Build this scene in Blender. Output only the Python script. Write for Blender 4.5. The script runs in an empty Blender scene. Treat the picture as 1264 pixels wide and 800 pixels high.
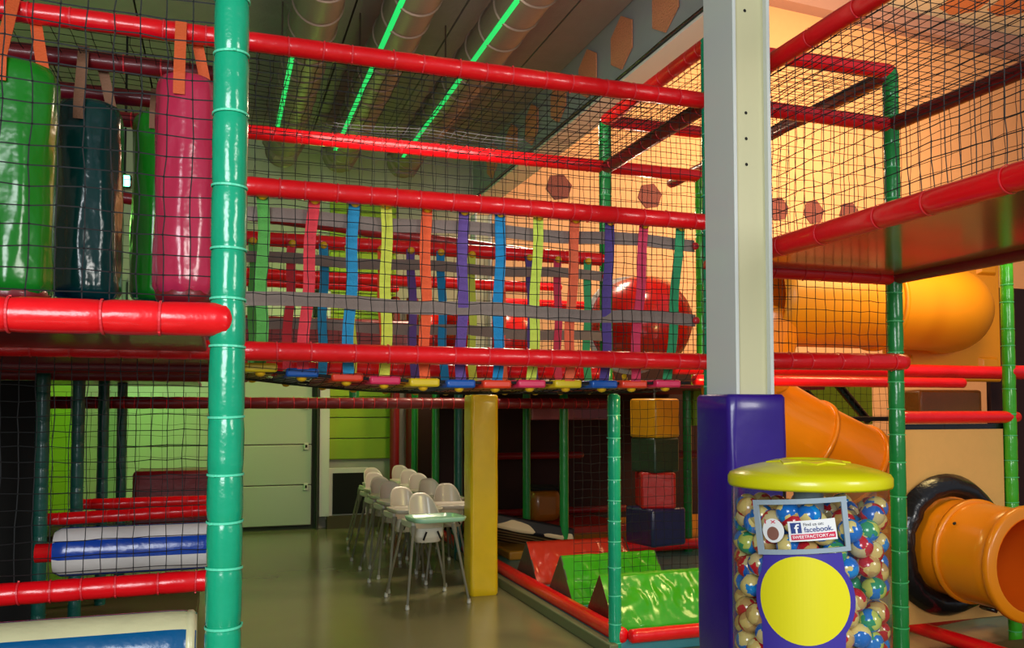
import bpy, bmesh, math, random
from mathutils import Vector, Matrix, noise
R = random.Random(7)
PI = math.pi
C = bpy.context.scene.collection
# ---------------------------------------------------------------- camera numbers
PSI = math.radians(18.7); TH = math.radians(2.5); F = 1065.0; CX, CY = 632.0, 458.0; H = 1.75
cp, sp, ct, st = math.cos(PSI), math.sin(PSI), math.cos(TH), math.sin(TH)
def at(px, py, X=None, Y=None, Z=None):
    """pixel of the photograph -> the point where that ray meets a plane of the room"""
    a = (px - CX) / F; b = (CY - py) / F
    f = ct - b * st; v = st + b * ct
    dx = a * cp + f * sp; dy = -a * sp + f * cp
    k = X / dx if X is not None else (Y / dy if Y is not None else (Z - H) / v)
    return Vector((dx * k, dy * k, v * k + H))
# ---------------------------------------------------------------- materials
def lin(h):
    h = h.lstrip('#'); o = []
    for i in (0, 2, 4):
        c = int(h[i:i+2], 16) / 255
        o.append(c / 12.92 if c <= .04045 else ((c + .055) / 1.055) ** 2.4)
    return (*o, 1)
def mat(name, col, rough=.5, bump=0, bscale=20, metal=0, var=0, vscale=8, coat=0, emit=0, spec=.5, stretch=None, det=3):
    m = bpy.data.materials.new(name); m.use_nodes = True
    n = m.node_tree.nodes; l = m.node_tree.links; b = n['Principled BSDF']
    c = lin(col) if isinstance(col, str) else col
    b.inputs['Base Color'].default_value = c; b.inputs['Roughness'].default_value = rough
    b.inputs['Metallic'].default_value = metal; b.inputs['Coat Weight'].default_value = coat
    b.inputs['Specular IOR Level'].default_value = spec
    if coat: b.inputs['Coat Roughness'].default_value = .12
    if emit:
        b.inputs['Emission Color'].default_value = c; b.inputs['Emission Strength'].default_value = emit
    if bump or var:
        tc = n.new('ShaderNodeTexCoord'); mp = n.new('ShaderNodeMapping'); l.new(tc.outputs['Object'], mp.inputs[0])
        if stretch: mp.inputs['Scale'].default_value = stretch
    if bump:
        t = n.new('ShaderNodeTexNoise'); t.inputs['Scale'].default_value = bscale; t.inputs['Detail'].default_value = det
        l.new(mp.outputs[0], t.inputs[0])
        bp = n.new('ShaderNodeBump'); bp.inputs['Strength'].default_value = bump; bp.inputs['Distance'].default_value = .02
        l.new(t.outputs['Fac'], bp.inputs['Height']); l.new(bp.outputs[0], b.inputs['Normal'])
    if var:
        t = n.new('ShaderNodeTexNoise'); t.inputs['Scale'].default_value = vscale; t.inputs['Detail'].default_value = 5
        l.new(mp.outputs[0], t.inputs[0])
        mx = n.new('ShaderNodeMix'); mx.data_type = 'RGBA'; mx.inputs['A'].default_value = tuple(q * (1 - var) for q in c[:3]) + (1,)
        mx.inputs['B'].default_value = tuple(min(1, q * (1 + var)) for q in c[:3]) + (1,)
        l.new(t.outputs['Fac'], mx.inputs['Factor']); l.new(mx.outputs['Result'], b.inputs['Base Color'])
    return m
def vinyl(name, col, rough=.28, bump=.25, bscale=14, coat=.25, det=3): return mat(name, col, rough, bump, bscale, var=.10, coat=coat, det=det)
M = dict(
    red=vinyl('red padding vinyl', '#ee0c18'), redtie=mat('red cable tie', '#e8303a', .4),
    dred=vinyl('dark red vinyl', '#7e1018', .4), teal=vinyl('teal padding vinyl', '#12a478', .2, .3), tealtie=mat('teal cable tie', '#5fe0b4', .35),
    green=vinyl('green padding vinyl', '#1b8a3c', .25), greentie=mat('green cable tie', '#4cc070', .4),
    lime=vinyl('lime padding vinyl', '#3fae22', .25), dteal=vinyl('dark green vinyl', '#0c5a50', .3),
    net=mat('black nylon net cord', '#15181a', .7), knot=mat('net knot', '#0c0e10', .7),
    bag_green=vinyl('green bag vinyl', '#18801a', .22, .5, 7), bag_dark=vinyl('dark green bag vinyl', '#083c3a', .18, .6, 7), bag_pink=vinyl('pink bag vinyl', '#c62e50', .2, .5, 7),
    strap_o=mat('orange webbing', '#e0602c', .7, .3, 90), strap_b=mat('brown webbing', '#8a6248', .75, .3, 90),
    webgrey=mat('grey webbing', '#8d7c72', .8, .3, 90),
    floor=mat('olive epoxy floor', '#84825e', .22, .04, 3, var=.12, vscale=1.2, coat=.15),
    wall=mat('painted wall', '#a8aa98', .7, .05, 30, var=.05), concrete=mat('concrete slab', '#87807a', .85, .25, 25, var=.14, vscale=5),
    orangewall=mat('plastered wall', '#d8b08c', .75, .08, 12, var=.06), ledge=mat('mauve ledge', '#a88c92', .6),
    bulk=mat('grey board', '#8d979a', .7, var=.05), hexo=mat('wood wool tile', '#cf8a62', .95, .9, 60, var=.35, vscale=60),
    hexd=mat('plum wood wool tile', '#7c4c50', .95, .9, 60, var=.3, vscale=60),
    steel=mat('white painted steel', '#d3d8d2', .4, .03, 40), steelc=mat('cream painted steel', '#cfcba0', .4), hole=mat('hole', '#20201c', .9),
    purple=vinyl('purple pad vinyl', '#2f1280', .3, .15, 6), ypad=vinyl('yellow pad vinyl', '#e8c214', .35, .15, 4),
    duct=mat('galvanised duct', '#776a5c', .5, .1, 30, metal=.35), dark=mat('dark opening', '#0d0d0c', .9),
    led=mat('green led strip', '#0cc862', emit=1.0), spot=mat('green spot lens', '#50ff9c', emit=14),
    door=mat('garage door panel', '#b9bbae', .45, .03, 60), doordk=mat('door rubber seam', '#33352e', .7),
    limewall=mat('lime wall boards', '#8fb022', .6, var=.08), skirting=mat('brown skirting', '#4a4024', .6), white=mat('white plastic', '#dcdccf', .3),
    chair=mat('white chair plastic', '#d9d3c2', .25, coat=.2), chairleg=mat('silver chair leg', '#b9b8aa', .35, metal=.4), mint=mat('mint tray plastic', '#a8e0c0', .25, coat=.3),
    belt=mat('black belt', '#101010', .7), maroon=mat('maroon dark wall cloth', '#2b0d10', .8, var=.2), black=vinyl('black vinyl', '#101014', .25, .7, 9, .3),
    slide=mat('orange slide plastic', '#f08a0a', .3, .03, 8, coat=.3), slide2=mat('yellow orange slide panel', '#f59a10', .38), slidein=mat('slide mouth inner', '#e8660c', .4),
    canvas=mat('beige canvas', '#eab060', .85, .15, 40, var=.05), blockb=vinyl('brown foam vinyl', '#8a5212', .4),
    blue=vinyl('blue vinyl', '#0c3ea0', .25), blue2=vinyl('petrol blue vinyl', '#07588c', .25), cream=vinyl('cream vinyl', '#dcd8a8', .35), offw=vinyl('white vinyl', '#d9d3cf', .35),
    matred=vinyl('red mat vinyl', '#e03a24', .24, 1.0, 3, .3, 1), matgreen=vinyl('green mat vinyl', '#3fae1a', .2, 1.6, 3.2, .4, 1), matend=vinyl('grey mat end', '#4c4c40', .45), matend2=vinyl('maroon mat end', '#5c1a18', .45),
    matfloor=vinyl('teal floor mat', '#3f8c94', .4), matfloory=vinyl('ochre floor mat', '#b07a1c', .45), matfloorr=vinyl('brick red floor mat', '#a02818', .45),
    kerb=mat('grey green kerb', '#6c7450', .5), wood=mat('glossy plywood', '#9c5a22', .18, .06, 5, var=.25, vscale=6, coat=.6, stretch=(1, .2, 1)),
    blk_y=vinyl('yellow block vinyl', '#e0a010', .35), blk_g=vinyl('dark green block vinyl', '#1c3a2a', .4), blk_r=vinyl('red block vinyl', '#b01818', .35), blk_b=vinyl('navy block vinyl', '#1a1a48', .4),
    ycap=mat('yellow plastic cap', '#eeb81c', .3), rcap=mat('red plastic cap', '#d8343c', .3), redtube=mat('red tunnel plastic', '#c4100c', .25, coat=.4),
    lid=mat('yellow lid plastic', '#dcd80c', .32, coat=.25), label=mat('white sticker', '#f2f2f2', .4), fb=mat('facebook blue', '#233e86', .4), txt=mat('sticker dark text', '#222a3c', .5),
    sred=mat('sticker red', '#d81848', .4), stxt=mat('sticker white text', '#ffffff', .4), poster=mat('poster purple', '#4538a0', .35), pyel=mat('poster yellow', '#efe41e', .35), cocoa=mat('brown blob', '#8a5a4c', .6),
    frame=mat('clear frame plastic', '#9fb0bc', .2, coat=.5), zeb=mat('zebra cream', '#c8b890', .5), zebd=mat('zebra black', '#1a1a20', .5), purplerope=mat('purple rope', '#4a30a8', .6),
)
def glass(name, tint, fac):
    m = bpy.data.materials.new(name); m.use_nodes = True; n = m.node_tree.nodes; l = m.node_tree.links
    n.remove(n['Principled BSDF']); g = n.new('ShaderNodeBsdfGlossy'); g.inputs['Roughness'].default_value = .03
    t = n.new('ShaderNodeBsdfTransparent'); t.inputs[0].default_value = tint
    fr = n.new('ShaderNodeLayerWeight'); fr.inputs['Blend'].default_value = fac; mx = n.new('ShaderNodeMixShader')
    l.new(fr.outputs['Facing'], mx.inputs[0]); l.new(t.outputs[0], mx.inputs[1]); l.new(g.outputs[0], mx.inputs[2]); l.new(mx.outputs[0], n['Material Output'].inputs[0])
    return m
M['glass'] = glass('clear acrylic', (.93, .95, .96, 1), .12)
def wrapper(name, cols):
    m = bpy.data.materials.new(name); m.use_nodes = True; n = m.node_tree.nodes; l = m.node_tree.links; b = n['Principled BSDF']
    b.inputs['Roughness'].default_value = .18; b.inputs['Coat Weight'].default_value = .5
    tc = n.new('ShaderNodeTexCoord'); no = n.new('ShaderNodeTexVoronoi'); no.inputs['Scale'].default_value = 24
    dn = n.new('ShaderNodeTexNoise'); dn.inputs['Scale'].default_value = 28; ad = n.new('ShaderNodeVectorMath'); ad.operation = 'MULTIPLY_ADD'; ad.inputs[1].default_value = (.045, .045, .045); l.new(tc.outputs['Object'], dn.inputs[0]); l.new(dn.outputs['Color'], ad.inputs[0]); l.new(tc.outputs['Object'], ad.inputs[2]); l.new(ad.outputs[0], no.inputs[0]); bp = n.new('ShaderNodeBump'); bp.inputs['Strength'].default_value = .35; bp.inputs['Distance'].default_value = .004; l.new(dn.outputs['Fac'], bp.inputs['Height']); l.new(bp.outputs[0], b.inputs['Normal']); cr = n.new('ShaderNodeValToRGB'); cr.color_ramp.interpolation = 'CONSTANT'
    l.new(no.outputs['Color'], cr.inputs[0]); el = cr.color_ramp.elements
    for i, c in enumerate(cols):
        e = el[i] if i < 2 else el.new(.5)
        e.position = i / len(cols); e.color = lin(c)
    l.new(cr.outputs[0], b.inputs['Base Color']); return m
WR = [wrapper('blue foil wrapper', ['#1470c8', '#1470c8', '#e8d080', '#0c8cd8', '#40a880']), wrapper('gold foil wrapper', ['#e0c070', '#caa060', '#c01828', '#e8d890', '#d8b878']),
      wrapper('mixed foil wrapper', ['#c81428', '#1860b8', '#d8c088', '#c81428', '#e0c89c']), wrapper('green foil wrapper', ['#1878c8', '#c8d060', '#2c9868', '#1878c8', '#d8c890'])]
# ---------------------------------------------------------------- building helpers
def link(name, bm, m, parent=None, loc=None, smooth=True):
    me = bpy.data.meshes.new(name); bm.normal_update(); bm.to_mesh(me); bm.free()
    for q in (m if isinstance(m, (list, tuple)) else [m]): me.materials.append(q)
    if smooth:
        for p in me.polygons: p.use_smooth = True
    o = bpy.data.objects.new(name, me); C.objects.link(o)
    if loc is not None: o.location = loc
    if parent: o.parent = parent
    return o
def bevel_mod(o, w=.01, s=2, ang=35):
    b = o.modifiers.new('b', 'BEVEL'); b.width = w; b.segments = s; b.limit_method = 'ANGLE'; b.angle_limit = math.radians(ang)
    o.data.set_sharp_from_angle(angle=math.radians(40)) if hasattr(o.data, 'set_sharp_from_angle') else None
    return o
def tag(o, label=None, cat=None, group=None, kind=None):
    if label: o['label'] = label
    if cat: o['category'] = cat
    if group: o['group'] = group
    if kind: o['kind'] = kind
    return o
def empty(name, loc, label, cat, group=None, rz=0):
    o = bpy.data.objects.new(name, None); C.objects.link(o); o.location = loc; o.rotation_euler.z = rz; o.empty_display_size = .1
    return tag(o, label, cat, group)
def copy_tree(o, parent=None):
    c = o.copy(); C.objects.link(c); c.parent = parent
    for ch in list(o.children): copy_tree(ch, c)
    return c
def add_box(bm, c, s, rot=None, mi=0):
    r = bmesh.ops.create_cube(bm, size=1); vs = r['verts']
    for v in vs:
        p = Vector((v.co.x * s[0], v.co.y * s[1], v.co.z * s[2])); v.co = (rot @ p if rot else p) + Vector(c)
    for f in {f for v in vs for f in v.link_faces}: f.material_index = mi
    return vs
def box(name, c, s, m, parent=None, bev=.01, rot=None, org=True):
    bm = bmesh.new(); add_box(bm, (0, 0, 0) if org else c, s, rot)
    o = link(name, bm, m, parent, c if org else None, smooth=False)
    if bev: bevel_mod(o, bev)
    return o
def frame_of(d):
    d = d.normalized(); u = d.orthogonal().normalized()
    if abs(d.z) < .9: u = d.cross(Vector((0, 0, 1))).normalized()
    return u, d.cross(u).normalized()
def tube(bm, pts, rad, n=8, caps=True, mi=0):
    """sweep of a circle along points; rad = number or a list"""
    pts = [Vector(p) for p in pts]; rings = []
    for i, p in enumerate(pts):
        d = (pts[min(i+1, len(pts)-1)] - pts[max(i-1, 0)])
        u, w = frame_of(d)
        if rings and i and u.dot(pu) < 0: u, w = -u, -w
        pu = u
        r = rad[i] if isinstance(rad, (list, tuple)) else rad
        rings.append([bm.verts.new(p + (u * math.cos(2*PI*k/n) + w * math.sin(2*PI*k/n)) * r) for k in range(n)])
    for a, b in zip(rings, rings[1:]):
        for k in range(n):
            f = bm.faces.new((a[k], a[(k+1) % n], b[(k+1) % n], b[k])); f.material_index = mi
    if caps:
        for rg in (rings[0], rings[-1]):
            try: bm.faces.new(rg).material_index = mi
            except ValueError: pass
    return rings
def lathe(bm, prof, n=32, fn=None, mi=0):
    rings = []
    for r, z in prof:
        if r < 1e-6: rings.append([bm.verts.new((0, 0, z))]); continue
        ring = []
        for k in range(n):
            a = 2*PI*k/n; rr = fn(r, z, a) if fn else r
            ring.append(bm.verts.new((rr*math.cos(a), rr*math.sin(a), z)))
        rings.append(ring)
    for a, b in zip(rings, rings[1:]):
        for k in range(n):
            j = (k+1) % n
            if len(a) == 1 and len(b) == 1: continue
            f = bm.faces.new((a[0], b[j], b[k])) if len(a) == 1 else (bm.faces.new((a[k], a[j], b[0])) if len(b) == 1 else bm.faces.new((a[k], a[j], b[j], b[k])))
            f.material_index = mi
def curve_pts(P, n):
    """Catmull-Rom through points"""
    P = [Vector(p) for p in P]; P = [2*P[0]-P[1]] + P + [2*P[-1]-P[-2]]; out = []
    for i in range(1, len(P)-2):
        for k in range(n):
            t = k/n; a, b, c, d = P[i-1:i+3]
            out.append(.5*((2*b)+(c-a)*t+(2*a-5*b+4*c-d)*t*t+(3*b-a-3*c+d)*t**3))
    out.append(P[-2]); return out
# ---------------------------------------------------------------- padded pipes (posts and beams of the frame)
tie_mesh = {}
def tie_me(r, m):
    k = (round(r, 4), m.name)
    if k not in tie_mesh:
        bm = bmesh.new(); lathe(bm, [(r*1.00, -.004), (r*1.035, -.003), (r*1.035, .003), (r*1.00, .004)], 24)
        add_box(bm, (r*1.05, 0, 0), (.006, .008, .007))
        me = bpy.data.meshes.new('cable_tie'); bm.to_mesh(me); bm.free(); me.materials.append(m); tie_mesh[k] = me
    return tie_mesh[k]
def pipe(name, p0, p1, m, label, cat, group=None, r=.0465, tie=None, step=.17, tm=None, wrinkle=1.0, rc=0, flat_end=False):
    p0, p1 = Vector(p0), Vector(p1); L = (p1-p0).length; bm = bmesh.new(); n = 20; sd = R.random()*50
    ties = []
    if tie:
        z = step*.5
        while z < L - .04: ties.append(z); z += step*R.uniform(.72, 1.25)
    zs = sorted(set([round(i*L/max(2, int(L/.035)), 4) for i in range(max(2, int(L/.035))+1)] + [round(t+q, 4) for t in ties for q in (-.012, 0, .012)]))
    zs = [z for z in zs if 0 <= z <= L]
    def rad(z):
        k = min([abs(z-t) for t in ties], default=1); return r * (1 - (.075*max(0, 1-k/.02) if tie else 0))
    def fn(rr, z, a): return rr * (1 + .03*wrinkle*noise.noise(Vector((2.2*math.cos(a), 2.2*math.sin(a), z*13+sd))) + .012*wrinkle*noise.noise(Vector((5*math.cos(a), 5*math.sin(a), z*40+sd))))
    prof = ([(0, 0)] if flat_end else [(0, -r*.45), (r*.55, -r*.38), (r*.85, -r*.18)]) + [(rad(z), z) for z in zs] + [(r*.85, L+r*.18), (r*.55, L+r*.38), (0, L+r*.45)]
    lathe(bm, prof, n, fn)
    d = (p1-p0).normalized(); q = d.to_track_quat('Z', 'Y')
    if tie:
        o = bpy.data.objects.new(name, None); C.objects.link(o); o.empty_display_size = .1; link('sleeve', bm, m, o)
        for t in ties:
            c = bpy.data.objects.new('cable_tie', tie_me(r, tie)); C.objects.link(c); c.parent = o; c.location = (0, 0, t); c.rotation_euler = (R.uniform(-.05, .05), R.uniform(-.05, .05), R.uniform(0, 6))
    else: o = link(name, bm, m)
    o.location = p0; o.rotation_mode = 'QUATERNION'; o.rotation_quaternion = q
    return tag(o, label, cat, group)
def post(x, y, z0, z1, m, label, **k):
    return pipe('padded_post', (x, y, z0), (x, y, z1), m, label, 'post', **k)
def beam(p0, p1, m, label, **k):
    return pipe('padded_beam', p0, p1, m, label, 'beam', **k)
# ---------------------------------------------------------------- nets
def net(o0, U, V, nu, nv, label, t=.0021, wob=.12, sag=0, bow=0):
    """knotted net spanned by U and V from o0, nu x nv cells, knots slightly out of line"""
    o0, U, V = Vector(o0), Vector(U), Vector(V); N = U.cross(V).normalized(); sd = R.random()*99
    cu, cv = U.length/nu, V.length/nv; g = []
    for j in range(nv+1):
        row = []
        for i in range(nu+1):
            e = min(1, min(i, nu-i, j, nv-j)/2)
            a = noise.noise(Vector((i*.35, j*.35, sd))); b = noise.noise(Vector((i*.3, j*.3, sd+20))); c = noise.noise(Vector((i*.15, j*.15, sd+40)))
            p = o0 + U*(i/nu) + V*(j/nv) + U.normalized()*cu*(a*wob*1.3+R.uniform(-wob, wob)*.45)*e + V.normalized()*cv*(b*wob*1.6+R.uniform(-wob, wob)*.5)*e + N*(c*.02*e)
            p += N*bow*math.sin(PI*i/nu)*math.sin(PI*j/nv); p.z -= sag*math.sin(PI*i/nu)*math.sin(PI*j/nv)
            row.append(p)
        g.append(row)
    vs, fs = [], []
    def strand(pl):
        base = len(vs)
        for i, p in enumerate(pl):
            d = pl[min(i+1, len(pl)-1)]-pl[max(i-1, 0)]; w = d.cross(N).normalized(); b0 = N
            vs.extend([p + w*t, p - w*t*.5 + b0*t*.87, p - w*t*.5 - b0*t*.87])
        for i in range(len(pl)-1):
            for k in range(3):
                a = base+3*i+k; b = base+3*i+(k+1) % 3; fs.append((a, b, b+3, a+3))
    for row in g: strand(row)
    for i in range(nu+1): strand([g[j][i] for j in range(nv+1)])
    # knots
    for j in range(1, nv):
        for i in range(1, nu):
            p = g[j][i]; b = len(vs); k = t*2.1
            vs.extend([p+Vector((k, 0, 0)), p+Vector((-k, 0, 0)), p+Vector((0, k, 0)), p+Vector((0, -k, 0)), p+Vector((0, 0, k)), p+Vector((0, 0, -k))])
            for q in ((0, 2, 4), (2, 1, 4), (1, 3, 4), (3, 0, 4), (2, 0, 5), (1, 2, 5), (3, 1, 5), (0, 3, 5)): fs.append(tuple(b+w for w in q))
    me = bpy.data.meshes.new('safety_net'); me.from_pydata([v-o0 for v in vs], [], fs); me.materials.append(M['net'])
    o = bpy.data.objects.new('safety_net', me); C.objects.link(o); o.location = o0
    return tag(o, label, 'net')
# ================================================================ SETTING
def struct(name, bm, m, parent=None, smooth=False):
    o = link(name, bm, m, parent, smooth=smooth); o['kind'] = 'structure'; return o
YB = 13.0; ZC = 5.7
bm = bmesh.new(); add_box(bm, (5.4, 5.5, -.05), (23.4, 15.6, .1)); struct('floor', bm, M['floor'])
bm = bmesh.new()                                   # hollow core slabs, open joint between neighbours
Xs = [at(441, 0, Z=ZC).x, at(579, 0, Z=ZC).x]; w = Xs[1]-Xs[0]; x0 = Xs[0]-w*6
while x0 < 3.74:
    x1 = min(x0+w, 3.74)
    if x1-x0 > .1: add_box(bm, ((x0+x1)/2, 6, ZC+.15), (x1-x0-.02, 14.2, .3))
    x0 += w
add_box(bm, (-1.3, 6, ZC+.32), (10.1, 14.2, .04))
struct('ceiling', bm, M['concrete'])
bm = bmesh.new(); add_box(bm, (-1.2, YB+.1, 3.2), (9.9, .2, 6.4)); struct('wall_back', bm, M['wall'])
bm = bmesh.new(); add_box(bm, (10.4, YB+.1, 6), (13.3, .2, 12)); struct('wall_back_right', bm, M['orangewall'])
bm = bmesh.new(); add_box(bm, (-6.1, 5.5, 3), (.2, 15.2, 6)); struct('wall_left', bm, M['wall'])
bm = bmesh.new(); add_box(bm, (17.1, 5.5, 6), (.2, 15.2, 12)); struct('wall_right', bm, M['orangewall'])
# tall right hall: ledge high on the back wall, sloped white ceiling with tiles
za = at(1000, 12, Y=12.9).z; zb = at(1264, 71, Y=12.9).z
bm = bmesh.new(); xa = 4.05; pa = at(1075, 28, Y=12.8); pb = at(1264, 71, Y=12.8); sl = (pb.z-pa.z)/(pb.x-pa.x)
zl = lambda x: pa.z+sl*(x-pa.x)
vs = add_box(bm, (10.5, 12.85, 0), (13, .3, .34))
for v in vs: v.co.z += zl(v.co.x)+.17
struct('trim_1', bm, M['ledge'])
bm = bmesh.new(); vs = []
for (x, y) in ((4.05, 12.9), (17, 12.9), (17, 3), (4.05, 3)):
    for dz in (0, .15): vs.append(bm.verts.new((x, y, zl(x)+.34+dz)))
for f in ((0, 2, 4, 6), (7, 5, 3, 1), (0, 1, 3, 2), (2, 3, 5, 4), (4, 5, 7, 6), (6, 7, 1, 0)): bm.faces.new([vs[i] for i in f])
struct('ceiling_right', bm, M['steel'])
# bulkhead with wood wool tiles above the white steel beam
bm = bmesh.new(); add_box(bm, (3.9, 6.2, 5.39), (.3, 13.6, .66)); add_box(bm, (3.9, 6.2, 8), (.3, 13.6, 4.4)); struct('trim_2', bm, M['bulk'])
root = empty('steel_roof_beam', (3.88, 6.2, 4.99), 'long white steel beam running back under the tiled bulkhead', 'beam')
box('lower_flange', (0, 0, 0), (.34, 13.6, .03), M['steel'], root, .003); box('web', (0, 0, .03), (.02, 13.6, .06), M['steel'], root, 0)
bm = bmesh.new(); tube(bm, [(-.19, -6.7+i*.6, .03+.008*math.sin(i*1.7)) for i in range(23)], .012, 6)
link('black_cable', bm, M['black'], root)
def hexa(c, r, axis, m, label, rot=0, thick=.015):
    bm = bmesh.new(); vs = []
    for k in range(6):
        a = rot + k*PI/3; u, v = r*math.cos(a), r*math.sin(a)
        vs.append((u, v))
    for s in (0, 1):
        for u, v in vs:
            bm.verts.new((-s*thick, u, v) if axis == 'X' else (u, -s*thick, v))
    bm.verts.ensure_lookup_table(); V = bm.verts
    bm.faces.new(V[:6]); bm.faces.new(V[6:])
    for k in range(6): bm.faces.new((V[k], V[(k+1) % 6], V[6+(k+1) % 6], V[6+k]))
    bmesh.ops.recalc_face_normals(bm, faces=bm.faces)
    o = link('hexagonal_tile', bm, m, None, c, False)
    return tag(o, label, 'tile')
hx = [(822, 8, 'nearest'), (768, 60, 'second'), (726, 90, 'third'), (690, 132, 'fourth'), (657, 162, 'fifth'), (632, 183, 'sixth'), (608, 208, 'seventh')]
for px, py, nm in hx:
    c = at(px, py, X=3.74); c.z = min(c.z, 5.38); c.z = 5.385
    hexa(c, .27, 'X', M['hexo'], f'orange wood wool hexagon on the grey bulkhead, {nm} from the column going back', PI/2)
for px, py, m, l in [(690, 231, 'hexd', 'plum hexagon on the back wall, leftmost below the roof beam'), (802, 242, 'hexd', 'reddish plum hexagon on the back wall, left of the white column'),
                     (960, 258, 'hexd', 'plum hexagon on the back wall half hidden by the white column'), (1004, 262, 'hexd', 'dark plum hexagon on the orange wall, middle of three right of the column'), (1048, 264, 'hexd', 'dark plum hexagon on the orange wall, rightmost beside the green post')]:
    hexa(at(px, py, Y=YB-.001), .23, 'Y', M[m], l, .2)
for px, py, l in [(1190, 6, 'large orange hexagon high on the white ceiling at the right'), (1250, 8, 'orange hexagon on the white ceiling cut by the right edge')]:
    yy = 12.5
    while yy > 4:
        c = at(px, py, Y=yy)
        if c.z < zl(c.x)+.34: break
        yy -= .02
    o = hexa((0, 0, 0), .42, 'Y', M['hexo'], l, .3); o.location = (c.x, c.y, zl(c.x)+.335); o.rotation_euler = (-PI/2, -math.atan(sl), 0)
# garage door
bm = bmesh.new(); add_box(bm, (.05, YB-.03, 1.75), (2.6, .05, 3.5)); d1 = struct('door_1', bm, M['doordk']); tag(d1, 'pale sectional garage door')
for k in range(6):
    p = box('door_panel', (.03, YB-.075, .05+.3+k*.585), (2.5, .05, .575), M['door'], d1, .012)
for k in range(5):
    h = box('door_hinge', (1.2, YB-.115, .62+k*.585), (.06, .03, .1), M['white'], d1, .004)
    q = box('hinge_pin', (.0, -.018, .0), (.03, .02, .04), M['hole'], h, .002)
bm = bmesh.new(); add_box(bm, (1.36, YB-.1, 1.8), (.03, .16, 3.6)); struct('trim_3', bm, M['doordk'])
bm = bmesh.new(); add_box(bm, (1.46, YB-.08, 1.83), (.14, .12, 3.3)); struct('trim_4', bm, M['steel'])
bm = bmesh.new(); add_box(bm, (2.3, YB-.1, .09), (1.6, .2, .18)); struct('baseboard_back', bm, M['skirting'])
bm = bmesh.new()
for k in range(13): add_box(bm, (2.02, YB-.03, 1.0+k*.31+.15), (1.0, .05, .3))
bv = struct('wall_boards', bm, M['limewall']); bevel_mod(bv, .012); del bv['kind']; bv.name = 'wall_boards'; tag(bv, 'lime green horizontal boards on the wall right of the garage door', 'boards')
t = empty('vent_panel', (1.8, YB-.05, .5), 'dark panel in a white frame low on the wall behind the high chairs', 'panel')
box('frame', (0, 0, 0), (.62, .05, .75), M['white'], t, .01); box('dark_inset', (0.03, -.03, 0), (.48, .03, .6), M['dark'], t, .0)
for k in range(2):
    pipe('drain_pipe', (2.47+k*.26, YB-.25, .0), (2.47+k*.26, YB-.25, 3.4), M['dred'], ['red standing pipe beside the lime boards', 'red standing pipe right of the first one'][k], 'pipe', r=[.07, .09][k], wrinkle=.2)
box_o = box('wall_strip', (2.6, YB-.1, 1.6), (.1, .05, 3.2), M['wall'], None, .005); tag(box_o, 'narrow pale strip between the two red pipes', 'strip')
# ---------------------------------------------------------------- ducts with led strips
for i, (pa_, pb_, lab) in enumerate([((387, 0), (352, 195), 'left'), ((507, 0), (418, 205), 'middle'), ((648, 0), (492, 212), 'right')]):
    x = (at(*pa_, Z=5.15).x + at(*pb_, Z=5.15).x)/2; ye = at(*pb_, Z=5.0).y
    root = empty('ventilation_duct', (x, 1.5, 5.2), f'{lab} of the three round metal ducts under the concrete ceiling', 'duct', 'ceiling ducts')
    bm = bmesh.new(); L = ye-1.5; rr = .21; prof = []; z = 0
    while z < L: prof += [(rr, z), (rr, z+.4), (rr+.012, z+.41), (rr+.012, z+.43), (rr, z+.44)]; z += .45
    lathe(bm, prof, 28)
    for v in bm.verts: v.co = (v.co.x, v.co.z, v.co.y)
    bmesh.ops.recalc_face_normals(bm, faces=bm.faces); dp_ = link('duct_pipe', bm, M['duct'], root); dp_.data.set_sharp_from_angle(angle=math.radians(25))
    bm = bmesh.new(); lathe(bm, [(0, 0), (.27, 0), (.27, .12), (.21, .16)], 6)
    for v in bm.verts: v.co = (v.co.x, L+.1-v.co.z, v.co.y)
    bmesh.ops.recalc_face_normals(bm, faces=bm.faces); link('end_collar', bm, M['duct'], root, smooth=False)
    a = [-2.3, -2.3, -2.3][i]; off = (math.cos(a)*.225, math.sin(a)*.225)
    y0 = [6.3, 0, 0][i]; bm = bmesh.new(); add_box(bm, (off[0], (y0+L-.6)/2, off[1]), (.045, L-.6-y0, .012)); link('led_strip', bm, M['led'], root, smooth=False)
    for k in range(4):
        bm = bmesh.new(); tube(bm, [(-.22, 1+k*2, 0), (-.22, 1+k*2, .5)], .008, 6); link('hanger_rod', bm, M['duct'], root)
# green spotlight far left
c = at(153, 223, Y=9.5); t = empty('spotlight', c, 'small bright green spotlight glowing between the hanging bags', 'light')
box('housing', (0, .06, 0), (.14, .1, .14), M['black'], t, .02); box('lens', (0, .0, 0), (.11, .03, .11), M['spot'], t, .01)
bm = bmesh.new(); tube(bm, [(0, .06, .07), (0, .06, ZC-c.z)], .012, 6); link('rod', bm, M['dark'], t)
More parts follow.
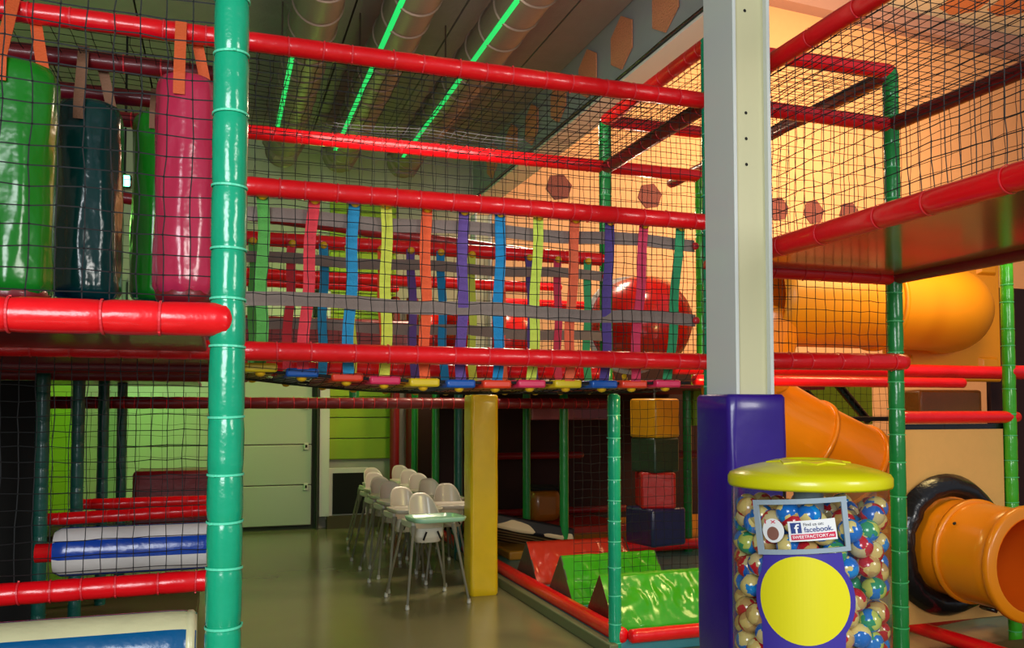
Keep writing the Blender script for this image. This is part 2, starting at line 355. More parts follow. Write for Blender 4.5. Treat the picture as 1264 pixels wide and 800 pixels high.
# ================================================================ PLAY FRAME
X0, X1, X2 = .02, 2.65, 3.95; Y0, Y1, Y2, Y3 = 2.86, 4.28, 5.70, 7.12; ZD, ZM, ZT, ZT2 = 2.025, 2.815, 3.52, 3.86
rk = dict(tie=M['redtie']); gk = dict(tie=M['greentie']); tk = dict(tie=M['tealtie'])
post(X0, Y0, 0, 4.0, M['teal'], 'thick glossy teal post in the left foreground, floor to top', r=.0545, step=.19, wrinkle=1.4, **tk)
post(X0, Y1, 0, 3.8, M['teal'], 'teal post directly behind the thick foreground post', **tk)
post(X0, Y2, 0, 3.8, M['green'], 'green post at the far left corner of the rope bridge', **gk)
post(X1, Y1, 0, ZT2+.02, M['teal'], 'teal green post half hidden behind the white column', r=.047, **tk)
post(X1+.0, Y2, ZD-.15, ZT2, M['green'], 'upper green post at the far right corner of the rope bridge', **gk)
post(2.70, 5.68, 0, 1.84, M['teal'], 'lower teal post standing at the corner of the mat area', **tk)
post(3.45, Y2, ZD, ZT+.02, M['lime'], 'dark green upper post just left of the white column', **gk)
post(X2, Y1, 0, ZT2, M['green'], 'tall green post right of the candy machine', r=.048, **gk)
pr = at(1245, 450, Y=5.0); post(pr.x, pr.y, 0.0, 2.9, M['lime'], 'light green post at the right edge behind the orange tube', **gk)
# Y1 plane
beam((-2.6, Y1, ZT), (X0, Y1, ZT), M['red'], 'bright red top beam crossing above the hanging bags', **rk)
beam((X0, Y1, ZT), (X1, Y1, ZT), M['red'], 'bright red top beam on the near side of the rope bridge', **rk)
beam((X0, Y1, ZM), (X1, Y1, ZM), M['red'], 'red handrail beam from which the near coloured straps hang', step=.14, **rk)
beam((X0, Y1, ZD), (X1+.02, Y1, ZD-.01), M['red'], 'red lower beam on the near side of the rope bridge', **rk)
beam((-2.6, Y1, ZD), (X0, Y1, ZD), M['red'], 'red beam under the deck behind the thick front beam', **rk)
beam((X1, Y1, ZT), (X2, Y1, ZT), M['red'], 'red top beam right of the white column, ending at the tall green post', **rk)
beam((X1, Y1, 2.56), (X2, Y1, 2.56), M['red'], 'dark red far edge beam under the plywood deck', **rk)
beam((X1, Y1, ZD), (X2+.02, Y1-.05, ZD+.01), M['red'], 'short red beam between column and tall green post at head height', r=.052, **rk)
beam((-1.8, Y1, .935), (X0-.02, Y1, .955), M['red'], 'red low beam in the left tower above the cream and blue roller', r=.049, **rk)
# front left
beam((-1.9, Y0-.02, 2.015), (X0-.005, Y0-.02, 2.028), M['red'], 'thick red front beam at the left below the hanging bags', r=.053, step=.22, **rk)
# Y2 plane
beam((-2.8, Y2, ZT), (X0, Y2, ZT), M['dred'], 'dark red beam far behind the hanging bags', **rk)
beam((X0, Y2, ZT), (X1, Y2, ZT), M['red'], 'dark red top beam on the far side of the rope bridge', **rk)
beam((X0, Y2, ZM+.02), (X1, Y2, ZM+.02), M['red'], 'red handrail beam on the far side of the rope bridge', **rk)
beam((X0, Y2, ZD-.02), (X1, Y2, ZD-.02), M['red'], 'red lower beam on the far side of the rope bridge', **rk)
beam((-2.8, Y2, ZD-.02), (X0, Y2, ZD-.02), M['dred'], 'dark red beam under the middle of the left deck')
beam((X1, Y2, ZT), (3.45, Y2, ZT), M['red'], 'short red top beam left of the white column, far side')
beam((X1, Y2, ZT2), (3.45, Y2, ZT2), M['red'], 'short red roof beam left of the white column, topmost')
# Y-direction
beam((X1, Y1, ZT-.01), (X1, Y2, ZT-.01), M['dred'], 'dark red beam slanting back from the white column over the bridge end', **rk)
beam((X1, Y1, ZT2), (X1, Y2, ZT2), M['red'], 'red roof beam running back from the top of the column post', **rk)
beam((X1, 1.6, ZT), (X1, Y1, ZT), M['red'], 'red top beam rising to the upper edge right of the white column', step=.3, **rk)
beam((X1, 1.3, 2.565), (X1, Y1, 2.565), M['red'], 'big red deck edge beam sloping up to the right edge', r=.052, step=.3, **rk)
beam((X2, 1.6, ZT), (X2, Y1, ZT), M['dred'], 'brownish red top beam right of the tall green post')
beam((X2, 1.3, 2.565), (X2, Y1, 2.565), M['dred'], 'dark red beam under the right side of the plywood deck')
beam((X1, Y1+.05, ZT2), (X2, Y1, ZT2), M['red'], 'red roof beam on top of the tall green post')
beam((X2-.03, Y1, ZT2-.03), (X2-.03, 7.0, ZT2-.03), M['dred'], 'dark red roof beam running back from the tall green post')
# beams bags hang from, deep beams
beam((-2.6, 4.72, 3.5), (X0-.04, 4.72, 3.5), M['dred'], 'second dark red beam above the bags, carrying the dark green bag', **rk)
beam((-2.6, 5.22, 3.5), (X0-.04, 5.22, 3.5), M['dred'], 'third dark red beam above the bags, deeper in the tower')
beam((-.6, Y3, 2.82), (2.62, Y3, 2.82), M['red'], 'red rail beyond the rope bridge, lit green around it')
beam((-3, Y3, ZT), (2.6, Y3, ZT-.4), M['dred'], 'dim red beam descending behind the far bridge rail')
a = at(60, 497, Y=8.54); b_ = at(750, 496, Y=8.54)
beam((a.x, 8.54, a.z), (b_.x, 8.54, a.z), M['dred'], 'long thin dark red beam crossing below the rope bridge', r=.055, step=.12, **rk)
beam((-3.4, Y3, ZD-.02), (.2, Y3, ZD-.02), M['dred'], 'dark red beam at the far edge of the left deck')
a = at(57, 640, Y=Y3); beam((a.x, Y3, a.z-.01), (-.02, Y3, a.z+.02), M['red'], 'red beam behind the blue and white roller, the brighter one', tie=M['redtie'])
a = at(98, 623, Y=8.1); beam((a.x, 8.1, a.z), (-.02, 8.1, a.z), M['red'], 'dimmer red beam just above and behind the brighter one', tie=M['redtie'])
# back-left dark posts
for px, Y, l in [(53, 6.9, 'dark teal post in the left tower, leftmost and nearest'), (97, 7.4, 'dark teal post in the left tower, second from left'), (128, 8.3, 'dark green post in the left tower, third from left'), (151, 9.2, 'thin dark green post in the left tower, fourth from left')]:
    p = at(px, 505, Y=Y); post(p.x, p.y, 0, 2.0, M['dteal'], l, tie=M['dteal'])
# small posts below the bridge beyond
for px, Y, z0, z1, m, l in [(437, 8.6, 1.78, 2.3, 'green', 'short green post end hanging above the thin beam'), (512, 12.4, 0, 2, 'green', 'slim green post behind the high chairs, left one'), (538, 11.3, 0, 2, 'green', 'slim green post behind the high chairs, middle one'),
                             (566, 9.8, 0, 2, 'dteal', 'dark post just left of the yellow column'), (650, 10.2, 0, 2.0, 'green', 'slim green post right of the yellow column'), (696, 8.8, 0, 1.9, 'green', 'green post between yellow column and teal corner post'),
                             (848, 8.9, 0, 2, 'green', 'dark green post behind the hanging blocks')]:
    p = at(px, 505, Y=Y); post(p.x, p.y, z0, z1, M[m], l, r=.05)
# ---------------------------------------------------------------- decks
def slab(name, x0, x1, y0, y1, z, th, m, label, cat='deck'):
    o = box(name, ((x0+x1)/2, (y0+y1)/2, z), (x1-x0, y1-y0, th), m, None, .008); return tag(o, label, cat)
slab('deck_board', -2.8, -.06, Y0+.04, Y3-.06, 2.03, .03, M['dred'], 'dark red deck carrying the space of the hanging bags')
slab('deck_mat', -2.8, -.07, Y0+.04, Y3-.06, 2.062, .028, M['blue'], 'thin blue mat on the left deck', 'mat')
slab('deck_board', X1+.05, X2-.05, 1.3, Y1-.05, 2.58, .03, M['wood'], 'glossy brown plywood deck seen from below at the right')
slab('deck_board', 2.75, 6.4, 8.0, 11.5, 1.98, .04, M['dred'], 'dark deck over the mat area')
slab('deck_board', -4.5, -.2, Y3+.1, 10.5, 2.02, .04, M['dred'], 'dark far deck of the left tower')
# ---------------------------------------------------------------- nets
def cells(L, c): return max(2, round(L/c))
def netp(o, U, V, c, l, **k): return net(o, U, V, cells(Vector(U).length, c), cells(Vector(V).length, c*k.pop('asp', 1)), l, **k)
netp((-1.3, Y0, 2.04), (1.28, 0, 0), (0, 0, 1.5), .074, 'black net in front of the hanging bags', asp=.86, t=.0024)
netp((-2.4, Y1, .96), (2.38, 0, 0), (0, 0, 1.03), .068, 'black net in front of the blue and white roller', t=.0024)
netp((X0, Y1-.01, ZD+.02), (X1-X0, 0, 0), (0, 0, ZM-ZD-.04), .062, 'black net in front of the coloured bridge straps', t=.0024)
netp((X0, Y1, ZM+.02), (X1-X0, 0, 0), (0, 0, ZT-ZM-.04), .062, 'black net between handrail and top beam on the near side of the bridge')
netp((X0, Y1, ZT-.02), (X1-X0, 0, 0), (0, Y2-Y1, 0), .072, 'black net stretched overhead above the bridge', sag=.03, t=.0024)
netp((X0, Y2, ZD+.02), (X1-X0, 0, 0), (0, 0, ZM-ZD-.04), .072, 'black net on the far side of the bridge behind the straps')
netp((X0, Y2, ZM+.04), (X1-X0, 0, 0), (0, 0, ZT-ZM-.06), .085, 'black net above the far bridge handrail')
netp((-2.8, Y1, ZT-.02), (2.8, 0, 0), (0, Y2-Y1, 0), .085, 'black overhead net above the hanging bags')
netp((-3.2, Y3, 2.1), (3.2, 0, 0), (0, 0, 1.4), .09, 'black net at the back of the left upper tower')
netp((X1, 1.6, 2.6), (0, Y1-1.6, 0), (0, 0, ZT-2.6), .066, 'black side net above the big red deck edge beam', t=.0024)
netp((X1, 1.6, ZT-.02), (0, Y1-1.6, 0), (X2-X1, 0, 0), .07, 'black overhead net at the top right', t=.0024)
netp((X2, 1.6, 2.6), (0, Y1-1.6, 0), (0, 0, ZT-2.6), .075, 'black net right of the tall green post above the deck')
netp((X1, Y1, 2.6), (X2-X1, 0, 0), (0, 0, ZT-2.62), .066, 'black net between white column and tall green post above the deck')
netp((X1, Y1, ZD+.04), (X2-X1, 0, 0), (0, 0, .48), .066, 'black net in front of the yellow tube under the plywood deck', t=.0024)
netp((X1, Y1, ZT2-.02), (X2-X1, 0, 0), (0, Y2-Y1, 0), .075, 'black roof net over the bay behind the white column')
netp((X1, Y1, ZT), (0, Y2-Y1, 0), (0, 0, .33), .07, 'narrow black net between the two beams beside the column top')
netp((X1, Y2, 2.1), (1.6, 0, 0), (0, 0, 1.7), .085, 'black net in front of the red dome beyond the bridge')
netp((2.78, 7.62-1.0, .12), (1.6, 0, 0), (0, 0, 1.7), .075, 'black net in front of the hanging blocks')
netp((-.1, 8.6, .1), (-3.6, 0, 0), (0, 0, 1.8), .1, 'black net deep in the left tower in front of the door')
netp((4.6, 7.35, 1.45), (2.2, 0, 0), (0, 0, .6), .08, 'black net behind the brown foam block at the right')
# ---------------------------------------------------------------- suspension bridge
bridge = empty('rope_bridge', (X0, Y1, ZD), 'suspension bridge of coloured straps and planks slung between red beams', 'bridge')
T = [325, 387, 437, 477, 526, 572, 618, 665, 710, 753, 795, 840]; B = [322, 374, 430, 477, 526, 571, 616, 659, 704, 749, 786, 828]
SC = ['#5cb04c', '#f0404c', '#2496c8', '#e0e650', '#ff6432', '#6a4c98', '#1490cc', '#d8ec58', '#ff7048', '#5c4690', '#dc3c60', '#34a068']
SN = ['green', 'red', 'blue', 'yellow', 'orange', 'purple', 'bright blue', 'lime yellow', 'coral', 'violet', 'pink', 'sea green']
PC = ['#e8c820', '#1058b0', '#f04020', '#e83060']; PN = ['yellow', 'blue', 'orange red', 'pink']
pm = [vinyl('plank '+n, c, .35, .1) for n, c in zip(PN, PC)]
def strap_mesh(pts, w, axis, th=.004, seed=0):
    bm = bmesh.new(); rows = []
    for p in pts:
        p = Vector(p); a = Vector(axis)*w/2; d = Vector((0, 1, 0)) if abs(axis[0]) > .5 else (Vector((0, 0, 1)) if abs(axis[1]) > .5 else Vector((0, 1, 0)))
        rows.append([bm.verts.new(p-a-d*th/2), bm.verts.new(p+a-d*th/2), bm.verts.new(p+a+d*th/2), bm.verts.new(p-a+d*th/2)])
    for a, b in zip(rows, rows[1:]):
        for k in range(4): bm.faces.new((a[k], a[(k+1) % 4], b[(k+1) % 4], b[k]))
    bm.faces.new(rows[0]); bm.faces.new(rows[-1]); bmesh.ops.recalc_face_normals(bm, faces=bm.faces); return bm
bo = Vector((X0, Y1, ZD))
def sagz(x): t = (x-X0)/(X1-X0); return 1.99 - .30*t*(1-t)*1.25 if t < .62 else 1.99-.30*.62*.38*1.25+.0*(t-.62)+.06*max(0, t-.8)
def dome(bm, c, r, axis):
    rings = []; q = Vector(axis).to_track_quat('Z', 'Y')
    sv = len(bm.verts)
    b2 = bmesh.new(); lathe(b2, [(r, 0), (r*.95, r*.4), (r*.6, r*.75), (0, r*.9)], 14); vs = [bm.verts.new(q @ v.co + Vector(c)) for v in b2.verts]; b2.verts.index_update()
    for f in b2.faces: bm.faces.new([vs[v.index] for v in f.verts])
    b2.free()
for i, (tx, bx_) in enumerate(zip(T, B)):
    sm = mat('webbing '+SN[i], SC[i], .75, .3, 90, var=.06)
    for side, Y in ((0, Y1+.05), (1, Y2-.05)):
        tp = at(tx, 270, Y=Y1+.05); bt = at(bx_, 460, Y=Y1+.1); z = sagz(bt.x)
        ztop = ZM-.02 if not side else ZM-.0
        ye = Y1+.13 if not side else Y2-.13
        top = Vector((tp.x, Y, ztop)); bot = Vector((bt.x, ye, z))
        ph = R.uniform(0, 6); pts = [top.lerp(bot, k/14) + Vector((.006*math.sin(k*.8+ph), .008*math.sin(k*.6+ph), 0)) - bo for k in range(15)]
        o = link('hanging_strap', strap_mesh(pts, .057, (1, 0, 0)), sm, bridge, smooth=False); tag(o, f'{SN[i]} webbing strap on the {"far" if side else "near"} side')
        bm = bmesh.new(); dome(bm, pts[0]+Vector((0, -.012, -.01)), .024, (0, -1, 0)); link('strap_cap', bm, M['ycap'], o)
    xb = at(bx_, 460, Y=Y1+.1).x; z = sagz(xb)
    bm = bmesh.new(); add_box(bm, (xb-X0, (Y2-Y1)/2, z-ZD-.015), (.16, 1.18, .045)); p = link('plank', bm, pm[i % 4], bridge, smooth=False); bevel_mod(p, .012); tag(p, PN[i % 4]+' bridge plank')
    for yy in (.17, Y2-Y1-.17):
        bm = bmesh.new(); dome(bm, (xb-X0, yy, z-ZD-.037), .026, (0, 0, -1)); link('bolt_cap', bm, M['ycap'], p)
# grey side straps with red buttons
for Y, s in ((Y1+.035, 'near'), (Y2-.035, 'far')):
    for zz, zr in ((2.70, 2.70), (2.29, 2.26)):
        ph = R.uniform(0, 6)
        pts = [Vector((X0+.05+(X1-X0-.1)*k/40, Y+.055*(1 if s == 'near' else -1)+.004*math.sin(k*.5+ph), zz+(zr-zz)*k/40+.008*math.sin(k*.42+ph))) - bo for k in range(41)]
        o = link('side_strap', strap_mesh(pts, .07, (0, 0, 1)), M['webgrey'], bridge, smooth=False); tag(o, f'grey webbing running along the {s} side')
        for q in (0, 40):
            bm = bmesh.new(); dome(bm, pts[q]+Vector((0, -.006, 0)), .022, (0, -1, 0)); link('end_button', bm, M['rcap'], o)
# hammock net below the planks
vs, fs = [], []; nx, ny = 40, 20
def hp(i, j):
    x = X0+.05+(X1-X0-.1)*i/nx; y = Y1+.03+(Y2-Y1-.06)*j/ny; e = math.sin(PI*j/ny)**.35
    return Vector((x, y, ZD-.03)).lerp(Vector((x, y, sagz(x)-.06)), e) - bo
bm = bmesh.new()
for i in range(nx+1): tube(bm, [hp(i, j) for j in range(ny+1)], .002, 3, False)
for j in range(ny+1): tube(bm, [hp(i, j) for i in range(nx+1)], .009 if j in (2, ny-2) else .002, 3 if j not in (2, ny-2) else 6, False)
link('under_net', bm, M['net'], bridge)
# purple loop bridge further back, just left of the column
lb = empty('loop_bridge', (3.0, 7.2, 2.0), 'small purple roped net bridge with coloured loops low behind the red beam', 'bridge')
bm = bmesh.new()
for yy in (0, .5):
    tube(bm, [(-.6+k*.1, yy, -.02-.06*math.sin(PI*k/14)) for k in range(15)], .022, 6)
link('purple_rope', bm, M['purplerope'], lb)
for k in range(9):
    bm = bmesh.new(); tube(bm, [(-.5+k*.13, .02*math.sin(q), -.03+.09*math.sin(q*.8)) for q in [i*.5 for i in range(9)]], .022, 6)
    link('loop', bm, [pm[0], pm[3], M['offw'], pm[2]][k % 4], lb)
# ---------------------------------------------------------------- hanging bags
def bag(px, pyt, pyb, Y, rad, m, bm_red, sm, yb, label, lean=0):
    t = at(px, pyt, Y=Y); b = at(px, pyb, Y=Y); Hh = t.z-b.z
    root = empty('hanging_bag', (b.x, Y, b.z), label, 'bag', 'hanging bags in the left tower'); bm = bmesh.new(); sd = R.random()*60
    prof = [(0, 0), (rad*.7, .0), (rad*.9, .015), (rad*.97, .04)] + [(rad*(1-.0), .05+(Hh-.13)*k/26) for k in range(27)] + [(rad*.97, Hh-.05), (rad*.88, Hh-.02), (rad*.6, Hh), (0, Hh-.01)]
    def fn(r, z, a):
        g = math.exp(-z/(.25*Hh)); w = .035*noise.noise(Vector((math.cos(a)*2.2, math.sin(a)*2.2, z*2.2+sd)))*3 + .02*g*math.sin(a*13+sd+4*z)
        w += .05*abs(noise.noise(Vector((math.cos(a)*3, math.sin(a)*3, z*5+sd+9))))
        return r*(1+w)
    lathe(bm, prof, 48, fn); link('bag_body', bm, m, root)
    if bm_red:
        bm = bmesh.new(); lathe(bm, [(0, -.03), (rad*.85, -.03), (rad*.93, 0), (rad*.93, .03), (rad*.8, .05)], 32); link('bag_base', bm, bm_red, root)
    for s in (-1, 1):
        if s < 0:
            a = Vector((-.03, yb-Y-.052, 3.55-b.z)); d = Vector((-.03, -rad*1.09, Hh-.13)); e = Vector((-.03, -rad*1.06, Hh-.03))
            pts = [a, a.lerp(e, .5), e, e.lerp(d, .5), d]
        else: pts = [Vector((.03, yb-Y+.052, 3.55-b.z)).lerp(Vector((rad*.6, rad*.3, Hh-.01)), k/6) for k in range(7)]
        link('hanging_strap', strap_mesh(pts, .05, (1, 0, 0)), sm, root, smooth=False)
    return root
bag(14, 80, 368, Y1-.1, .158, M['bag_green'], M['dred'], M['strap_o'], Y1, 'bright green padded bag at the left edge of the photo')
bag(107, 128, 372, 4.72, .153, M['bag_dark'], None, M['strap_b'], 4.72, 'dark bottle green padded bag on a brown strap')
bag(196, 142, 373, 5.22, .15, M['bag_green'], None, M['strap_b'], 5.22, 'green padded bag half hidden behind the pink bag')
bag(227, 96, 368, Y1, .135, M['bag_pink'], M['dred'], M['strap_o'], Y1, 'pink padded bag on orange straps beside the teal post')
# ---------------------------------------------------------------- left tower lower: rollers, block
def roller(c, L, r, cols, label, ends, n=12):
    root = empty('roller', c, label, 'roller'); bm = bmesh.new(); k2 = n*4; nseg = 24; rings = []
    for i in range(nseg+1):
        x = -L/2+L*i/nseg; e = min(1, .86+.14*min(i, nseg-i)/1.0)
        rings.append([bm.verts.new((x, r*e*math.cos(2*PI*k/k2)*(1+.01*noise.noise(Vector((x*6, k*.4, 0)))), r*e*math.sin(2*PI*k/k2))) for k in range(k2)])
    for a, b in zip(rings, rings[1:]):
        for k in range(k2):
            f = bm.faces.new((a[k], a[(k+1) % k2], b[(k+1) % k2], b[k])); f.material_index = (int(k/(k2/n)+.5)) % 2
    bmesh.ops.recalc_face_normals(bm, faces=bm.faces); link('roller_body', bm, cols, root)
    bm = bmesh.new()
    for s in (-1, 1):
        vs = [bm.verts.new((s*(L/2), r*.86*math.cos(2*PI*k/k2), r*.86*math.sin(2*PI*k/k2))) for k in range(k2)]; bm.faces.new(vs)
    link('end_disc', bm, ends[0], root, smooth=False)
    for s in (-1, 1):
        bm = bmesh.new(); tube(bm, [(s*(L/2-.02), 0, 0), (s*(L/2+.09), 0, 0)], .048, 16); link('axle_sleeve', bm, ends[1], root)
    return root
c = at(68, 682, Y=5.0); roller((c.x+.39, 5.0, c.z), .78, .125, [M['blue'], M['offw']], 'blue and white striped padded roller behind the net', (M['blue'], M['red']), 8).rotation_euler.x = -.2
# cream/blue padded step at the bottom left
c = at(243, 775, Y=3.75); root = empty('roller', (c.x-.75, 3.75, .79), 'cream and petrol blue padded roller at the bottom left corner', 'roller')
root.rotation_euler.y = 0
bm = bmesh.new(); k2 = 48; L = 1.5; r = .15; rings = []
for i in range(31):
    x = -L/2+L*i/30; e = 1-.12*max(0, 1-min(i, 30-i)/1.2)
    rings.append([bm.verts.new((x, r*e*math.cos(2*PI*k/k2), r*e*math.sin(2*PI*k/k2)*(1+.01*noise.noise(Vector((x*5, k*.3, 3)))))) for k in range(k2)])
for i, (a, b) in enumerate(zip(rings, rings[1:])):
    for k in range(k2):
        f = bm.faces.new((a[k], a[(k+1) % k2], b[(k+1) % k2], b[k])); f.material_index = (((k+3)//6) % 2)
bm.faces.new(rings[-1]).material_index = 1; bm.faces.new(rings[0]); bmesh.ops.recalc_face_normals(bm, faces=bm.faces)
link('roller_body', bm, [M['blue2'], M['cream']], root)
bm = bmesh.new(); lathe(bm, [(r*.9, 0), (r*.98, .012), (r*.98, .03), (r*.9, .04)], 48)
for v in bm.verts: v.co = (L/2-.045+v.co.z, v.co.x, v.co.y)
bmesh.ops.recalc_face_normals(bm, faces=bm.faces); link('end_band', bm, M['cream'], root)
root.rotation_euler.x = -.35
o = box('foam_block', (at(215, 578, Y=9.6).x, 9.6, .85), (.75, .5, .55), M['dred'], None, .04); tag(o, 'dark maroon foam block standing behind the left net', 'block')
o = box('floor_mat', (-2.4, 5.6, .03), (4.5, 6.0, .05), M['skirting'], None, .01); tag(o, 'dark brown sheet standing in for shade on the floor under the left tower', 'mat')  # dark sheet added on the floor as painted shade under the deck
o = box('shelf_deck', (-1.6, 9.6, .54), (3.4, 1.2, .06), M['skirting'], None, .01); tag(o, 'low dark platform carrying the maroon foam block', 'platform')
h_ = at(51, 505, Y=7.3).x; o = box('wall_hanging', (h_-1.1, 7.3, .98), (2.2, .08, 1.96), M['dark'], None, .01); tag(o, 'black cloth panel closing the far left of the lower tower', 'panel')
o = box('wall_panel', (at(76, 500, Y=12.75).x, 12.75, 1.3), (.45, .06, 2.4), M['limewall'], None, .01); tag(o, 'green lit panel seen between the dark posts at the left', 'panel')
# red padded wall + tunnels beyond the bridge
o = box('padded_wall', (.6, 8.9, 2.42), (2.6, .12, .5), M['dred'], None, .04); tag(o, 'dark red padded wall beyond the far side of the bridge', 'padding')
rt = empty('red_tunnel', (2.35, 8.9, 2.5), 'long red plastic crawl tunnel beyond the rope bridge', 'tunnel')
bm = bmesh.new(); tube(bm, [(-.3, .3, 0), (-.05, .27, 0), (-.049, .27, 0), (.6, .15, 0), (.9, .1, 0)], [.33, .34, .37, .37, .36], 36); link('tunnel_shell', bm, M['redtube'], rt)
p = at(797, 400, Y=6.9); dm = empty('red_dome', (p.x, 6.9, 2.52), 'big glossy red plastic dome with a pale rim right of the violet strap', 'dome')
bm = bmesh.new(); lathe(bm, [(.42, -.3), (.425, -.05), (.40, .12), (.32, .27), (.18, .37), (0, .4)], 40)
for v in bm.verts: v.co = (v.co.x, -v.co.z, v.co.y)
bmesh.ops.recalc_face_normals(bm, faces=bm.faces); link('dome_shell', bm, M['redtube'], dm)
bm = bmesh.new(); lathe(bm, [(.42, 0), (.455, .01), (.455, .04), (.42, .05)], 40)
for v in bm.verts: v.co = (v.co.x, v.co.z+.28, v.co.y)
bmesh.ops.recalc_face_normals(bm, faces=bm.faces); link('dome_rim', bm, M['offw'], dm)
for k, (x, z) in enumerate([(1.0, 3.05), (2.9, 3.15), (3.5, 2.95)]):
    beam((x-.8, 9.2, z), (x+.8, 9.2, z), M['red'], ['red rail far behind the left half of the bridge', 'red rail far behind the right half of the bridge', 'red rail above the red dome'][k])
# ---------------------------------------------------------------- columns
def hcol(x, y, z0, z1, w, d, label, pad, pz, padm, pw, holes):
    root = empty('steel_column', (x, y, z0), label, 'column'); h = z1-z0; f = .018
    for s, n in ((-1, 'flange'), (1, 'flange')):
        box(n, (s*(w/2-f/2), 0, h/2), (f, d, h), M['steel'], root, .003)
    bm = bmesh.new(); add_box(bm, (0, -d/2+.035 if holes else 0, h/2), (w-2*f, .012, h)); link('web', bm, M['steelc'], root, smooth=False)
    if holes:
        bm = bmesh.new()
        for k in range(18):
            if k % 6 in (0, 1, 2): 
                b2 = [(0.0, -d/2+.028, z1-z0-.35-.12*k)]
                for c_ in b2:
                    rg = [bm.verts.new((c_[0]-.015+.008*math.cos(q*PI/5), c_[1], c_[2]+.008*math.sin(q*PI/5))) for q in range(10)]; bm.faces.new(rg)
        link('bolt_holes', bm, M['hole'], root, smooth=False)
    # pad: four sided sleeve with rounded corners
    bm = bmesh.new(); n = 6; rc = .035; ring0 = []; zz = [0, .02] + [k*pz/24 for k in range(1, 24)] + [pz-.015, pz]
    for z in zz:
        ring = []
        for cx_, cy_, a0 in ((1, 1, 0), (-1, 1, PI/2), (-1, -1, PI), (1, -1, 3*PI/2)):
            for k in range(n+1):
                a = a0+k*PI/2/n; r_ = rc
                sh = .006*noise.noise(Vector((cx_*3, cy_*3+k*.3, z*4+x)))
                ins = .012 if z in (0, pz) else 0
                ring.append(bm.verts.new((cx_*(pw/2-rc)+(r_-ins+sh)*math.cos(a), cy_*(pw/2-rc)+(r_-ins+sh)*math.sin(a), z)))
        if ring0:
            for k in range(len(ring)): bm.faces.new((ring0[k], ring0[(k+1) % len(ring)], ring[(k+1) % len(ring)], ring[k]))
        ring0 = ring
    bm.faces.new(ring0); link('pad', bm, padm, root)
    tag(root.children[-1], pad)
    return root
hcol(2.29, 3.46, 0, 4.9, .20, .25, 'white steel column with purple padding behind the candy machine', 'purple vinyl pad', 1.815, M['purple'], .305, True)
p = at(597, 735, Z=0); hcol(p.x, p.y+.1, 0, 3.62, .17, .17, 'pale steel column with yellow padding beside the high chairs', 'yellow vinyl pad', 1.88, M['ypad'], .27, False)
# ---------------------------------------------------------------- high chairs
def make_chair():
    root = empty('high_chair', (0, 0, 0), 'x', 'high chair', 'white high chairs in two rows')
    # seat shell
    bm = bmesh.new(); nu, nv = 48, 14; grid = []
    for i in range(nu+1):
        a = -PI*.5 + 2*PI*i/nu       # start at front
        ca, sa = math.cos(a), math.sin(a); q = (abs(ca)**2.8+abs(sa)**2.8)**(-1/2.8); ux, uy = ca*q, sa*q
        top = .625 if sa < -.5 else .66
        if sa > -.1: top = .665+.235*max(0, 1-abs(ux*.99)**3.2)**.5*min(1, (sa+.1)*3)
        col = []
        for j in range(nv+1):
            t = j/nv; z = .50+(top-.50)*t; fl = .78+.22*min(1, t*2.5)
            x = .142*fl*ux; y = .12*fl*uy+.02 + max(0, z-.58)*.20*max(0, uy)
            col.append(bm.verts.new((x, y, z)))
        grid.append(col)
    for a, b in zip(grid, grid[1:]):
        for j in range(nv): bm.faces.new((a[j], b[j], b[j+1], a[j+1]))
    bmesh.ops.remove_doubles(bm, verts=bm.verts, dist=.0005)
    c = bm.verts.new((0, .02, .485)); bot = [e for e in bm.edges if e.is_boundary and all(v.co.z < .505 for v in e.verts)]
    for e in bot: bm.faces.new((e.verts[0], e.verts[1], c))
    bmesh.ops.recalc_face_normals(bm, faces=bm.faces); s = link('seat_shell', bm, M['chair'], root); m_ = s.modifiers.new('s', 'SOLIDIFY'); m_.thickness = .008
    # tray
    bm = bmesh.new(); prof = []
    def rr(w, d, z, rc=.07, n=6):
        out = []
        for sx, sy, a0 in ((1, 1, 0), (-1, 1, PI/2), (-1, -1, PI), (1, -1, 3*PI/2)):
            for k in range(n+1):
                a = a0+k*PI/2/n; out.append(bm.verts.new((sx*(w/2-rc)+rc*math.cos(a), sy*(d/2-rc)+rc*math.sin(a)-.19, z)))
        return out
    rs = [rr(.40, .30, .70), rr(.44, .34, .705), rr(.46, .36, .735), rr(.45, .35, .742), rr(.42, .32, .738), rr(.40, .30, .715)]
    for a, b in zip(rs, rs[1:]):
        for k in range(len(a)): bm.faces.new((a[k], a[(k+1) % len(a)], b[(k+1) % len(a)], b[k]))
    bm.faces.new(rs[-1]); bm.faces.new(rs[0]); bmesh.ops.recalc_face_normals(bm, faces=bm.faces); link('tray', bm, M['chair'], root)
    for sx in (-1, 1):
        bm = bmesh.new(); add_box(bm, (sx*.18, -.02, .665), (.035, .28, .06)); bevel_mod(link('side_arm', bm, M['chair'], root, smooth=False), .012)
        for sy in (-1, 1):
            a = Vector((sx*.18, sy*.13-.02, .66)); b = Vector((sx*.275, sy*.27, .0))
            bm = bmesh.new(); tube(bm, [a, a.lerp(b, .12)], [.024, .017], 12); tube(bm, [a.lerp(b, .1), b+Vector((0, 0, .02))], [.0125, .010], 12)
            l = link('leg', bm, M['chairleg'], root); bm = bmesh.new(); tube(bm, [b+Vector((0, 0, .04)), b+Vector((0, 0, .01)), b], [.014, .018, .014], 12); link('foot_cap', bm, M['white'], l)
        bm = bmesh.new(); tube(bm, [(sx*.05, -.116, .60), (sx*.08, -.118, .53)], .008, 6); link('belt', bm, M['belt'], root)
    return root
ch = make_chair()
